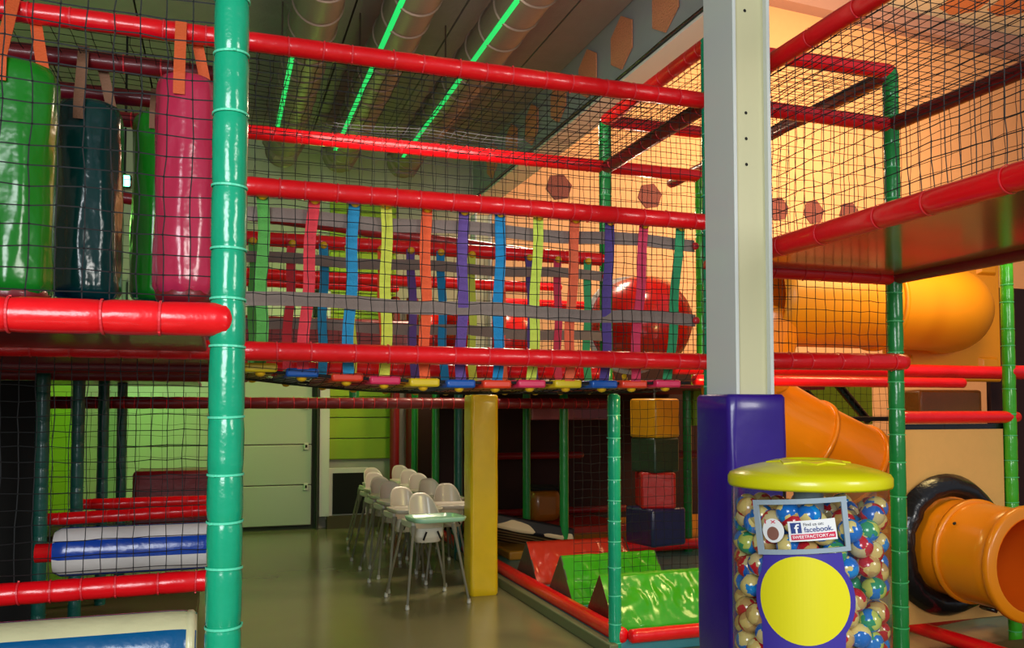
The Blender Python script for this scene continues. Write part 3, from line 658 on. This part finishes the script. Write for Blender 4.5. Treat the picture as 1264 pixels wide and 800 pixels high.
spots = [((518, 609), .14, 'frontmost white high chair with a mint green tray'), ((494, 601), .16, 'high chair in the left row, directly behind the mint trayed one'), ((480, 594), .18, 'high chair in the left row, third from the front'), ((468, 589), .2, 'high chair in the left row, fourth from the front'),
         ((461, 583), .2, 'high chair in the left row, second from the back'), ((458, 577.5), .25, 'high chair at the far back end of the left row'), ((550, 597), -.05, 'frontmost high chair of the right row beside the yellow column'), ((528, 591), .1, 'high chair in the right row, second from the front'),
         ((515, 584.5), .12, 'high chair in the right row, third from the front'), ((504, 579.5), .12, 'high chair in the right row, second from the back'), ((493, 574.5), .15, 'high chair at the far back end of the right row')]
mint_tray = None
for i, (pp, rz, lab) in enumerate(spots):
    o = ch if i == 0 else copy_tree(ch)
    p = at(*pp, Z=.955); o.scale = (1.065, 1.065, 1.065); off = Vector((0, .20, 0)); off.rotate(Matrix.Rotation(rz, 3, 'Z'))
    o.location = (p.x-off.x, p.y-off.y, 0); o.rotation_euler.z = rz; o['label'] = lab
for c_ in ch.children:
    if c_.name.startswith('tray'): c_.data = c_.data.copy(); c_.data.materials[0] = M['mint']; c_['label'] = 'mint green tray'
# ---------------------------------------------------------------- mat area
bm = bmesh.new(); add_box(bm, (5.05, 8.6, .05), (4.7, 5.9, .1)); o = link('floor_mat', bm, M['matfloor'], smooth=False); tag(o, 'teal padded floor of the mat area', 'mat')
bevel_mod(o, .01)
beam((2.74, 5.66, .13), (2.74, 11.4, .13), M['red'], 'red kerb beam along the left edge of the mat area', r=.06)
beam((2.80, 5.62, .13), (4.6, 5.62, .13), M['red'], 'red kerb beam in front of the nearest green wedge', r=.05)
o = box('kerb_strip', (2.655, 8.5, .045), (.07, 5.8, .09), M['kerb'], None, .01); tag(o, 'grey green kerb strip on the floor beside the red kerb beam', 'kerb')
def wedge(x0, L, yc, w, h, m, em, label, seed):
    root = empty('wedge_mat', (x0, yc, .1), label, 'wedge', 'soft triangular wedges'); bm = bmesh.new(); nx, ns = 60, 14; rows = []
    for i in range(nx+1):
        x = L*i/nx; row = []
        for side in (-1, 1):
            rng = range(ns+1) if side < 0 else range(1, ns+1)
            for j in rng:
                t = j/ns; y = -w/2*(1-t) if side < 0 else w/2*t; z = h*t if side < 0 else h*(1-t)
                e = min(1, i/3, (nx-i)/3)*math.sin(PI*min(1, max(0, t)))**.5
                nn = noise.noise(Vector((x*7+seed, t*3, side+seed))); rdg = 1-abs(noise.noise(Vector((x*9+t*3+seed, t*2.5, seed))))*2
                q = e*(.022*nn+.018*max(0, rdg)**3)
                nrm = Vector((0, -h if side < 0 else h, w/2)).normalized() if side < 0 else Vector((0, h, w/2)).normalized()
                bow = -.012*math.sin(PI*x/L) if t in (0, 1) else 0
                p = Vector((x, y, z+.006*noise.noise(Vector((x*10, seed, 0))))) + nrm*q; row.append(bm.verts.new(p))
        rows.append(row)
    for a, b in zip(rows, rows[1:]):
        for k in range(len(a)-1): bm.faces.new((a[k], b[k], b[k+1], a[k+1]))
        bm.faces.new((a[0], a[-1], b[-1], b[0]))
    bmesh.ops.recalc_face_normals(bm, faces=bm.faces); link('cover', bm, m, root)
    for s, x in (('a', -.002), ('b', L+.002)):
        bm = bmesh.new(); bm.faces.new([bm.verts.new(v) for v in ((x, -w/2, 0), (x, w/2, 0), (x, 0, h))]); r_ = bmesh.ops.extrude_face_region(bm, geom=bm.faces[:])
        for v in [g for g in r_['geom'] if isinstance(g, bmesh.types.BMVert)]: v.co.x += .012 if s == 'a' else -.012
        bmesh.ops.recalc_face_normals(bm, faces=bm.faces); link('end_panel', bm, em, root, smooth=False)
wedge(2.84, 1.05, 7.95, .62, .36, M['matred'], M['matend'], 'red vinyl wedge mat, farthest of the three beside the yellow column', 3)
wedge(2.83, .92, 7.05, .60, .37, M['matgreen'], M['matend'], 'middle wedge mat, plain green with a grey end', 8)
wedge(2.80, 1.3, 6.16, .56, .37, M['matgreen'], M['matend2'], 'nearest green wedge mat with a maroon end and crinkled glossy front', 15)
a = at(868, 694, Y=8.8); beam((3.9, 8.8, .2), (5.8, 8.8, .2), M['red'], 'bright red low beam behind the green wedges', r=.06)
o = box('floor_mat', (5.2, 10.1, .15), (4.4, 2.3, .1), M['matfloory'], None, .02); tag(o, 'ochre raised floor mat behind the wedges', 'mat')
o = box('floor_mat', (3.95, 10.6, .22), (2.0, 1.2, .12), M['matfloorr'], None, .02); tag(o, 'brick red floor mat at the back behind the red wedge', 'mat')
# zebra striped pad
zr = at(650, 662, Y=9.2); zroot = box('striped_pad', (3.2, 9.3, .34), (.95, 1.1, .16), M['zebd'], None, .03, rot=Matrix.Rotation(.22, 3, 'Y') @ Matrix.Rotation(-.25, 3, 'X')); tag(zroot, 'sloping black and cream zebra striped pad behind the yellow column', 'pad')
def zebra():
    m = M['zebd']; n = m.node_tree.nodes; l = m.node_tree.links; w_ = n.new('ShaderNodeTexWave'); w_.inputs['Scale'].default_value = 1.9; w_.inputs['Distortion'].default_value = 2.6; w_.bands_direction = 'Y'
    tc = n.new('ShaderNodeTexCoord'); l.new(tc.outputs['Object'], w_.inputs[0]); cr = n.new('ShaderNodeValToRGB'); cr.color_ramp.interpolation = 'CONSTANT'; cr.color_ramp.elements[0].color = lin('#14141a'); cr.color_ramp.elements[1].color = lin('#d8c498'); cr.color_ramp.elements[1].position = .5
    l.new(w_.outputs['Fac'], cr.inputs[0]); l.new(cr.outputs[0], n['Principled BSDF'].inputs['Base Color'])
zebra()
o = box('foam_drum', (at(669, 628, Y=10.6).x, 10.6, .50), (.42, .4, .42), M['blockb'], None, .1); box('black_top', (0, 0, .22), (.4, .38, .05), M['dark'], o, .02); tag(o, 'dim ochre foam drum with black top behind the slim green posts', 'drum')
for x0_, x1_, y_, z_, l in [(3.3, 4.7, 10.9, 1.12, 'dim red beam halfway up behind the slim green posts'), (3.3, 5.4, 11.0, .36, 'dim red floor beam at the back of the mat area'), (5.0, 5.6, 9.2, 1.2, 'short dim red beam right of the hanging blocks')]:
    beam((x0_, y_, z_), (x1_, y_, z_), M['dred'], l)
o = box('dark_curtain', (5.0, 11.55, 1.25), (4.5, .08, 2.5), M['maroon'], None, .01); tag(o, 'dark maroon cloth wall closing the back of the mat area', 'curtain')
o = box('dark_curtain', (2.98, 12.7, 1.3), (.5, .08, 2.6), M['maroon'], None, .01); tag(o, 'dark maroon cloth strip beside the red standing pipes', 'curtain')
o = box('pink_banner', (at(705, 507, Y=9.4).x, 9.4, 1.74), (1.0, .04, .24), vinyl('faded pink vinyl', '#9c5060'), None, .01); tag(o, 'faded pink vinyl strip behind the teal corner post', 'banner')
# hanging block column
hb = at(808, 505, Y=7.6); hroot = empty('hanging_block_string', (hb.x, 7.6, 0.3), 'string of four coloured foam blocks hanging beneath the far deck', 'blocks')
for (py, sx, sz, m, rz, l) in [(516, .35, .38, 'blk_y', .35, 'yellow block'), (561, .34, .34, 'blk_g', .3, 'dark green block'), (604, .34, .35, 'blk_r', -.29, 'red block'), (648, .42, .36, 'blk_b', .2, 'navy block')]:
    z = at(808, py, Y=7.6).z-.3; o = box('foam_block', (.0, 0, z), (sx, sx, sz), M[m], hroot, .025); o.rotation_euler.z = rz; tag(o, l)
bm = bmesh.new(); tube(bm, [(0, 0, .1), (0, 0, 1.7)], .01, 6); link('rope', bm, M['net'], hroot)
# ---------------------------------------------------------------- slides at the right
def tube_shell(name, pts, r, m, root, seams=(), th=.02, n=40):
    bm = bmesh.new(); rads = [r]*len(pts); tube(bm, pts, rads, n, False); bmesh.ops.recalc_face_normals(bm, faces=bm.faces)
    o = link(name, bm, m, root); s = o.modifiers.new('s', 'SOLIDIFY'); s.thickness = th
    for q in seams:
        d = (Vector(pts[q+1])-Vector(pts[q])).normalized(); p = Vector(pts[q]); b2 = bmesh.new(); tube(b2, [p-d*.02, p-d*.018, p+d*.018, p+d*.02], [r, r+.022, r+.022, r], n, False); link('seam_ring', b2, m, root)
    return o
pc = at(1168, 672, Y=5.0); S1 = empty('tube_slide_exit', (pc.x, 5.0, pc.z), 'orange plastic tube slide mouth pointing out of the beige canvas panel', 'slide')
tube_shell('tube_body', [(0, .35-k*.1, .03*max(0, (k-2))/10*-1) for k in range(11)], .345, M['slide'], S1, (6,))
bm = bmesh.new(); tube(bm, [(0, -.64, -.03), (0, -.665, -.03), (0, -.70, -.03), (0, -.712, -.03), (0, -.7125, -.03)], [.356, .385, .385, .37, .312], 40, False); link('mouth_lip', bm, M['slide'], S1)
bm = bmesh.new(); tube(bm, [(0, -.712, -.03), (0, .3, 0)], [.312, .312], 40, False); link('inner_lining', bm, M['slidein'], S1)
bm = bmesh.new(); 
vs = []; nn = 44
for ring, (rr_, yy) in enumerate([(.35, -.05), (.40, -.12), (.47, -.09), (.515, -.01)]):
    vs.append([bm.verts.new(((rr_*(1+.03*noise.noise(Vector((math.cos(2*PI*k/nn)*3, math.sin(2*PI*k/nn)*3, ring*.7)))))*math.cos(2*PI*k/nn), yy+.02*noise.noise(Vector((math.cos(2*PI*k/nn)*5, math.sin(2*PI*k/nn)*5, ring))), (rr_)*math.sin(2*PI*k/nn))) for k in range(nn)])
for a, b in zip(vs, vs[1:]):
    for k in range(nn): bm.faces.new((a[k], a[(k+1) % nn], b[(k+1) % nn], b[k]))
bmesh.ops.recalc_face_normals(bm, faces=bm.faces); link('black_collar', bm, M['black'], S1)
bm = bmesh.new(); add_box(bm, (-.18, -.52, -.34), (.03, .12, .02), Matrix.Rotation(.6, 3, 'Y')); link('clamp', bm, M['black'], S1)
for k, (yy, aa) in enumerate([(-.25, 2.9), (-.35, 2.5)]):
    bm = bmesh.new(); dome(bm, (.345*math.cos(aa), yy, .345*math.sin(aa)), .012, (math.cos(aa), 0, math.sin(aa))); link('bolt', bm, M['hole'], S1)
x0_ = at(1113, 600, Y=5.03).x; x1_ = at(1238, 600, Y=5.03).x
z1_ = at(1176, 530, Y=5.03).z
bm = bmesh.new(); nxx = 30                      # canvas with a hole for the tube
cc = Vector((pc.x, 0, pc.z)); ring_i = []; ring_o = []
for k in range(64):
    a = 2*PI*k/64; ring_i.append(bm.verts.new((pc.x+.40*math.cos(a), 5.03, pc.z+.40*math.sin(a))))
    dx, dz = math.cos(a), math.sin(a); tx = ((x1_-pc.x) if dx > 0 else (x0_-pc.x))/dx if abs(dx) > 1e-6 else 9; tz = ((z1_-pc.z) if dz > 0 else (.2-pc.z))/dz if abs(dz) > 1e-6 else 9
    t_ = max(.41, min(tx, tz)); ring_o.append(bm.verts.new((pc.x+t_*dx, 5.03, pc.z+t_*dz)))
for qx in (x0_, x1_):
    for qz in (.2, z1_):
        vq = min(ring_o, key=lambda v: (v.co.x-qx)**2+(v.co.z-qz)**2); vq.co.x, vq.co.z = qx, qz
for k in range(64): bm.faces.new((ring_i[k], ring_i[(k+1) % 64], ring_o[(k+1) % 64], ring_o[k]))
cv = link('canvas_panel', bm, M['canvas'], smooth=False); tag(cv, 'beige canvas panel around the orange slide tube', 'panel'); s = cv.modifiers.new('s', 'SOLIDIFY'); s.thickness = .012
bm = bmesh.new(); add_box(bm, ((x0_+x1_)/2, 5.05, z1_+.015), (x1_-x0_+.06, .03, .05)); add_box(bm, (x1_+.04, 5.05, (z1_+.2)/2), (.09, .03, z1_-.2)); e = link('edge_strip', bm, M['blue2'] if False else M['black'], cv, smooth=False)
bm = bmesh.new()
for k in range(9): dome(bm, (x1_+.05, 5.03, .35+k*.16), .012, (0, -1, 0))
link('eyelets', bm, M['white'], cv)
beam((x0_-.02, 5.0, z1_+.09), (x1_+.12, 5.0, z1_+.09), M['red'], 'short bright red beam on top of the beige canvas panel', r=.045)
# beams at right at head height
beam((3.2, 5.7, 2.06), (7.2, 5.7, 2.06), M['red'], 'bright red beam at the right running behind the light green post', r=.055)
beam((3.2, 5.4, 1.955), (5.65, 5.4, 1.955), M['red'], 'lower of the two bright red beams above the brown foam block', r=.04)
beam((pr.x, 5.0, 2.03), (7.0, 4.9, 2.03), M['red'], 'red beam at the right edge in front of the light green post', r=.05)
g0 = at(1124, 772, Z=.12); beam((g0.x, g0.y, .12), (x1_+.3, g0.y+.15, .14), M['red'], 'red floor beam below the orange tube, running right', r=.045)
beam((g0.x, g0.y, .12), (g0.x+.0, g0.y-1.5, .12), M['red'], 'red floor beam coming forward from the corner by the green post', r=.05)
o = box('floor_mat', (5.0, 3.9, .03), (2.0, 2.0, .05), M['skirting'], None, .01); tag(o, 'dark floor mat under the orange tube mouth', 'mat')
beam((5.9, 4.9, .98), (6.9, 4.9, .98), M['red'], 'red beam stub at the right edge above the orange tube', r=.05)
# descending tube behind the machine
A_ = Vector((4.28, 6.25, 1.70)); B_ = Vector((5.7, 6.2, 1.06))
dr = empty('tube_slide', A_, 'orange tube slide descending behind the candy machine', 'slide')
P = [Vector((.0, -.1, .88)), Vector((-.1, -.05, .45)), Vector((-.04, 0, .09)), (B_-A_)*.35, (B_-A_)*.7, (B_-A_)*1.0, (B_-A_)+Vector((.6, -.03, -.27))]
tube_shell('tube_body', curve_pts(P, 7), .36, M['slide'], dr, (21, 28))
# upper tube and its square panel
pe = at(1166, 388, Y=6.55); ax = Vector((0, 1, 0)); up = empty('upper_tube', pe, 'big yellow orange tube under the plywood deck joined to a square panel', 'slide')
tube_shell('tube_body', curve_pts([(-.1, .05, 0), (-.12, -.1, 0), (-.27, -.29, 0), (-.55, -.39, 0), (-1.0, -.42, 0), (-1.7, -.42, 0), (-2.4, -.42, 0)], 6), .39, M['slide2'], up, (26,))
bm = bmesh.new(); rotm = Matrix.Rotation(PI/2, 3, 'Z')
for v in add_box(bm, (0, 0, 0), (.06, 1.42, 1.3)): v.co = rotm @ v.co + ax*.03
bevel_mod(link('square_panel', bm, M['slide2'], up, smooth=False), .02)
for (u, w_) in ((.53, -.5), (-.53, -.5), (.53, .5), (-.53, .5)):
    bm = bmesh.new()
    for v in add_box(bm, (-.045, u, w_), (.05, .26, .2)):
        if v.co.x < -.05: v.co.y = u+(v.co.y-u)*.7; v.co.z = w_+(v.co.z-w_)*.7
        v.co = rotm @ v.co + ax*.03
    bevel_mod(link('corner_boss', bm, M['slide2'], up, smooth=False), .008)
# brown foam block, ladder struts, lime panel
o = box('foam_block', (at(1161, 499, Y=7.0).x, 7.0, at(1161, 499, Y=6.5).z), (.8, .3, .3), M['blockb'], None, .03); tag(o, 'brown foam block lying behind the red beam at the right', 'block')
o = box('shelf_deck', (5.75, 7.0, at(1161, 515, Y=6.5).z-.02), (1.5, .5, .04), M['dark'], None, .005); tag(o, 'dark platform under the brown foam block', 'platform')
o = box('wall_panel', (6.6, 9.0, 1.9), (2.6, .06, .7), M['limewall'], None, .01); tag(o, 'lime panel glimpsed behind dark struts at the right', 'panel')
for k, (xa_, xb_) in enumerate([(5.6, 6.3), (6.3, 7.0), (6.9, 7.5)]):
    pipe('dark_strut', (xa_, 8.6, 2.2), (xb_, 8.6, 1.6), M['black'], ['left dark diagonal strut above the brown foam block', 'middle dark diagonal strut above the brown foam block', 'right dark diagonal strut by the light green post'][k], 'strut', r=.05)
o = box('dark_partition', (8.3, 6.8, 1.5), (1.7, .06, 3.0), M['maroon'], None, .01); tag(o, 'dark brown partition at the right edge beyond the light green post', 'partition')
# ---------------------------------------------------------------- candy machine
mc = Vector((2.126, 2.763, 0)); cm = empty('candy_machine', mc, 'clear round candy dispenser with a yellow lid full of wrapped balls', 'vending machine')
fa = math.atan2(-mc.y, -mc.x)             # towards the viewer
RG = .285; zt = 1.462
bm = bmesh.new(); lathe(bm, [(RG, .72), (RG, zt)], 64); link('clear_cylinder', bm, M['glass'], cm)
bm = bmesh.new(); lathe(bm, [(0, 1.468), (.285, 1.465), (.294, 1.458), (.298, 1.468), (.298, 1.492), (.290, 1.506), (.25, 1.522), (.18, 1.540), (.118, 1.550), (.115, 1.556), (.09, 1.560), (.085, 1.553), (0, 1.553)], 64); lid = link('lid', bm, M['lid'], cm)
bm = bmesh.new()
for k in range(8):
    a = fa+.2+k*PI/4; c_ = Vector((math.cos(a), math.sin(a), 0)); t_ = Vector((-c_.y, c_.x, 0))
    vs = [bm.verts.new(p) for p in (c_*.11+t_*.045+Vector((0, 0, 1.556)), c_*.11-t_*.045+Vector((0, 0, 1.556)), c_*.155+Vector((0, 0, 1.549)), c_*.11+t_*.045+Vector((0, 0, 1.545)), c_*.11-t_*.045+Vector((0, 0, 1.545)), c_*.16+Vector((0, 0, 1.536)))]
    for f in ((0, 1, 2), (0, 2, 5, 3), (1, 4, 5, 2)): bm.faces.new([vs[i] for i in f])
link('lid_ridge', bm, M['lid'], lid, smooth=False)
bm = bmesh.new(); lathe(bm, [(0, .0), (.31, 0), (.31, .06), (.27, .1), (.27, .68), (.30, .70), (.30, .73), (0, .73)], 48); link('base_cabinet', bm, M['purple'], cm)
bm = bmesh.new(); lathe(bm, [(.055, .73), (.055, 1.44)], 24); link('centre_pole', bm, M['frame'], cm)
for k in range(2):
    a = fa + PI + (.35 if k else -.5); bm = bmesh.new(); tube(bm, [(RG*.97*math.cos(a), RG*.97*math.sin(a), .73), (RG*.97*math.cos(a), RG*.97*math.sin(a), 1.46)], .006, 8); link('support_rod', bm, M['duct'], cm)
# curved things on the glass: coordinates s (to the right as seen from the front), z
def bend(s, z, r):
    a = fa + s/RG; return Vector((r*math.cos(a), r*math.sin(a), z))
def px_s(px, py):      # where the pixel's ray meets the cylinder
    a = (px-CX)/F; b = (CY-py)/F; f = ct-b*st; v = st+b*ct; d = Vector((a*cp+f*sp, -a*sp+f*cp)); o_ = Vector((-mc.x, -mc.y)); q = RG+.003
    A2 = d.dot(d); B2 = 2*o_.dot(d); C2 = o_.dot(o_)-q*q; k = (-B2-math.sqrt(max(0, B2*B2-4*A2*C2)))/(2*A2)
    h = o_+d*k; an = math.atan2(h.y, h.x)-fa; an = (an+PI) % (2*PI)-PI; return an*RG, H+v*k
def patch(name, poly, r, m, parent, n=24, rot=0):
    """poly: closed outline in (s,z); filled fan, subdivided in s by row strips"""
    bm = bmesh.new(); vs = [bm.verts.new((s, 0, z)) for s, z in poly]; f = bm.faces.new(vs)
    smin = min(s for s, z in poly); smax = max(s for s, z in poly)
    for k in range(1, n):
        x = smin+(smax-smin)*k/n; bmesh.ops.bisect_plane(bm, geom=bm.verts[:]+bm.edges[:]+bm.faces[:], plane_co=(x, 0, 0), plane_no=(1, 0, 0))
    for v in bm.verts: v.co = bend(v.co.x, v.co.z, r)
    bmesh.ops.recalc_face_normals(bm, faces=bm.faces); o = link(name, bm, m, parent, smooth=False); s_ = o.modifiers.new('s', 'SOLIDIFY'); s_.thickness = .0008; s_.offset = 0
    return o
P_ = lambda l: [px_s(*q) for q in l]
s0, z0 = px_s(992, 742); 
rx = (px_s(1046, 742)[0]-px_s(936, 742)[0])/2; rz_ = (px_s(992, 690)[1]-px_s(992, 800)[1])/2
wL, wR = px_s(943, 720)[0]-s0, px_s(1040, 720)[0]-s0; Rx, Rz = rx*1.13, rz_*1.13; out = [(s0+wL, .75), (s0+wR, .75)]
for k in range(25):
    ang = -PI/2+PI*k/24; x_, z_ = Rx*math.cos(ang), Rz*math.sin(ang)
    if x_ > wR: out.append((s0+x_, z0+z_))
out += [(s0+wR, px_s(1040, 682)[1]), (s0+wL, px_s(943, 684)[1])]
for k in range(25):
    ang = PI/2+PI*k/24; x_, z_ = Rx*math.cos(ang), Rz*math.sin(ang)
    if x_ < wL: out.append((s0+x_, z0+z_))
poster = patch('poster', out, RG+.002, M['poster'], cm, 40)
patch('yellow_disc', [(s0+rx*math.cos(2*PI*k/48), z0+rz_*math.sin(2*PI*k/48)) for k in range(48)], RG+.0036, M['pyel'], poster)
# sign frame
fr_o = P_([(931, 617), (1043, 612), (1049, 679), (938, 684)]); fr_i = P_([(937, 623), (1037, 619), (1043, 674), (944, 678)])
bm = bmesh.new(); N_ = 16
def edge_pts(q): 
    out = []
    for i in range(4):
        a, b = Vector(q[i]), Vector(q[(i+1) % 4]); out += [a.lerp(b, k/N_) for k in range(N_)]
    return out
eo, ei = edge_pts(fr_o), edge_pts(fr_i)
lay = [[bm.verts.new(bend(p.x, p.y, RG+dr_)) for p in pts] for pts, dr_ in ((eo, .004), (eo, .012), (ei, .012), (ei, .004))]
for a, b in zip(lay, lay[1:]):
    for k in range(len(a)): bm.faces.new((a[k], a[(k+1) % len(a)], b[(k+1) % len(a)], b[k]))
bmesh.ops.recalc_face_normals(bm, faces=bm.faces); sf = link('sign_frame', bm, M['frame'], cm, smooth=False)
st_ = patch('facebook_sticker', P_([(972, 644), (1030, 639), (1034, 665), (975, 669)]), RG+.005, M['label'], cm)
tag(st_, 'white sticker with a blue f square and red strip')
bl = Vector(px_s(972, 644)); br = Vector(px_s(1030, 639)); ex = (br-bl); W_ = ex.length; ex.normalize(); ey = Vector((-ex.y, ex.x))   # ex to the right, ey up
hh = (Vector(px_s(975, 669))-bl).length
def loc2(u, v): p = bl+ex*u*W_-ey*v*hh; return (p.x, p.y)
patch('red_strip', [loc2(.04, .66), loc2(.97, .66), loc2(.97, .93), loc2(.04, .93)], RG+.0062, M['sred'], st_)
patch('blue_square', [loc2(.05, .08), loc2(.28, .08), loc2(.28, .6), loc2(.05, .6)], RG+.0062, M['fb'], st_, 6)
def text(s, u, v, height, m, r, parent, width=None, name='lettering', bold=0):
    cu = bpy.data.curves.new('t', 'FONT'); cu.body = s; cu.offset = bold; o = bpy.data.objects.new('t', cu); C.objects.link(o)
    dg = bpy.context.evaluated_depsgraph_get(); me = bpy.data.meshes.new_from_object(o.evaluated_get(dg)); bpy.data.objects.remove(o)
    bm = bmesh.new(); bm.from_mesh(me); x0 = min(v.co.x for v in bm.verts); x1 = max(v.co.x for v in bm.verts); y0 = min(v.co.y for v in bm.verts); y1 = max(v.co.y for v in bm.verts)
    sc = height/(y1-y0); sx = (width/(x1-x0)) if width else sc
    n_ = 26
    for k in range(1, n_):
        bmesh.ops.bisect_plane(bm, geom=bm.verts[:]+bm.edges[:]+bm.faces[:], plane_co=(x0+(x1-x0)*k/n_, 0, 0), plane_no=(1, 0, 0))
    for vtx in bm.verts:
        p = bl+ex*(u*W_+(vtx.co.x-x0)*sx)-ey*(v*hh)+ey*((vtx.co.y-y0)*sc); vtx.co = bend(p.x, p.y, r)
    return link(name, bm, m, parent, smooth=False)
text('f', .13, .6, hh*.45, M['stxt'], RG+.0072, st_, W_*.11, bold=.012)
text('Find us on:', .33, .27, hh*.15, M['txt'], RG+.0072, st_, W_*.42, bold=.01)
text('facebook.', .33, .58, hh*.26, M['fb'], RG+.0072, st_, W_*.60, bold=.012)
text('SWEETFACTORY.nu', .07, .86, hh*.15, M['stxt'], RG+.0078, st_, W_*.86, bold=.012)
s1, z1c = px_s(954.5, 655); ov = patch('round_sticker', [(s1+.040*math.cos(2*PI*k/32), z1c+.0425*math.sin(2*PI*k/32)) for k in range(32)], RG+.005, M['label'], cm, 10)
patch('brown_picture', [(s1+.022*math.cos(2*PI*k/24), z1c-.010+.024*math.sin(2*PI*k/24)) for k in range(24)], RG+.0062, M['cocoa'], ov, 8)
bl = Vector((s1-.03, z1c+.022)); ex = Vector((1, .12)).normalized(); ey = Vector((-ex.y, ex.x)); text('1 x', .0, 0, .016, M['sred'], RG+.0072, ov, .042, bold=.01)
bl = Vector(px_s(947, 806)); ex = Vector((1, .02)).normalized()
# candy balls, each one its own thing
bm = bmesh.new(); bmesh.ops.create_uvsphere(bm, u_segments=24, v_segments=16, radius=.043)
me0 = bpy.data.meshes.new('candy_ball'); bm.to_mesh(me0); bm.free()
for p in me0.polygons: p.use_smooth = True
mes = []
for w_ in WR: m2 = me0.copy(); m2.materials.append(w_); mes.append(m2)
balls = []
cnt = 0
for lv in range(9):
    zz = .775+lv*.079
    for ring, (rr_, nb) in enumerate(((.236, 17), (.150, 10))):
        if lv == 8 and ring == 1: continue
        for k in range(nb):
            a = 2*PI*(k+.5*(lv % 2))/nb + R.uniform(-.08, .08)+ring*.2
            if lv == 8:
                # top layer is loose: only some balls, dipping in the middle
                if R.random() < .3: continue
            if ring == 1 and math.cos(a-fa) < -.4 and lv < 7: continue     # back inside, nothing shows
            if ring == 0 and math.cos(a-fa) < -.5 and lv < 6: continue
            v = R.choice((0, 0, 1, 1, 2, 3)); o = bpy.data.objects.new('candy_ball', mes[v]); C.objects.link(o)
            o.location = mc+Vector((rr_*math.cos(a), rr_*math.sin(a), zz+R.uniform(-.02, .02)-(.03 if lv == 8 else 0))); o.rotation_euler = [R.uniform(0, 6) for _ in range(3)]
            sd = math.sin(a-fa); hv = ['lowest', 'second lowest', 'third lowest', 'fourth lowest', 'middle', 'fourth highest', 'third highest', 'second highest', 'top'][lv]
            wn = ['blue', 'gold', 'red and blue', 'blue and green'][v]
            pos = ['at the left rim of the glass', 'left of the yellow disc', 'behind the yellow disc', 'right of the yellow disc', 'at the right rim of the glass'][min(4, max(0, int((sd+1)*2.5)))]; dp = 'inner ' if ring else ''
            tag(o, f'{wn} foil {dp}ball {pos}, {hv} layer', 'candy', 'wrapped balls in the candy machine'); cnt += 1
# ================================================================ LIGHT
def area(name, loc, target, size, energy, col, sy=None, spread=None):
    l = bpy.data.lights.new(name, 'AREA'); l.energy = energy; l.color = col; l.size = size
    if sy: l.shape = 'RECTANGLE'; l.size_y = sy
    if spread: l.spread = spread
    o = bpy.data.objects.new(name, l); C.objects.link(o); o.location = loc; o.rotation_euler = (Vector(target)-Vector(loc)).to_track_quat('-Z', 'Y').to_euler(); return o
def point(name, loc, energy, col, r=.1):
    l = bpy.data.lights.new(name, 'POINT'); l.energy = energy; l.color = col; l.shadow_soft_size = r
    o = bpy.data.objects.new(name, l); C.objects.link(o); o.location = loc; return o
area('window_light', (-1.8, -2.2, 3.0), (.6, 5, 1.4), 2.4, 270, (.93, .97, 1), 2.2)
area('window_light_right', (4.5, -2.0, 3.4), (2.5, 4, 1.6), 1.6, 130, (1, .97, .9), 1.6)
area('warm_hall_light', (9.5, 8.5, 6.6), (9.0, 13, 5.0), 2.2, 680, (1, .56, .24))
area('warm_tower_light', (5.6, 4.9, 3.6), (5.6, 6.4, 1.8), .8, 38, (1, .72, .28))
area('warm_ceiling_lamp', (3.0, 8.6, 4.75), (2.4, 8.6, 0), .8, 100, (1, .78, .55))
area('added_ceiling_fill', (1.2, 4.9, 3.75), (1.4, 7.0, 5.7), 1.2, 42, (1, .80, .70))  # added fill with no visible fixture, brightens the ceiling from below
area('mat_lamp', (3.5, 4.7, 1.95), (3.4, 6.3, .2), .35, 14, (1, .82, .3))
point('green_lamp_left', (-2.2, 9.0, 3.6), 42, (.25, 1, .12), .15)
point('green_lamp_wall', (1.2, 11.4, 3.6), 30, (.45, 1, .12), .15)
area('green_lamp_low', (-1.0, 11.0, 1.9), (-1.0, 13, 1.3), .4, 16, (.2, 1, .1))
point('red_tunnel_lamp', (3.3, 6.3, 3.3), 14, (1, .75, .5), .05)
w = bpy.data.worlds.new('World'); bpy.context.scene.world = w; w.use_nodes = True
w.node_tree.nodes['Background'].inputs[0].default_value = (.75, .82, .95, 1); w.node_tree.nodes['Background'].inputs[1].default_value = .35
# ================================================================ CAMERA
cam = bpy.data.cameras.new('camera'); co = bpy.data.objects.new('camera', cam); C.objects.link(co)
co.location = (0, 0, H); co.rotation_euler = (PI/2+TH, 0, -PSI); cam.sensor_width = 36; cam.lens = F/1264*36; cam.shift_y = (CY-400)/1264; cam.clip_start = .05
sc = bpy.context.scene; sc.camera = co; sc.view_settings.view_transform = 'Standard'; sc.view_settings.look = 'None'; sc.view_settings.gamma = 1; sc.view_settings.use_curve_mapping = False; sc.view_settings.exposure = 0.0
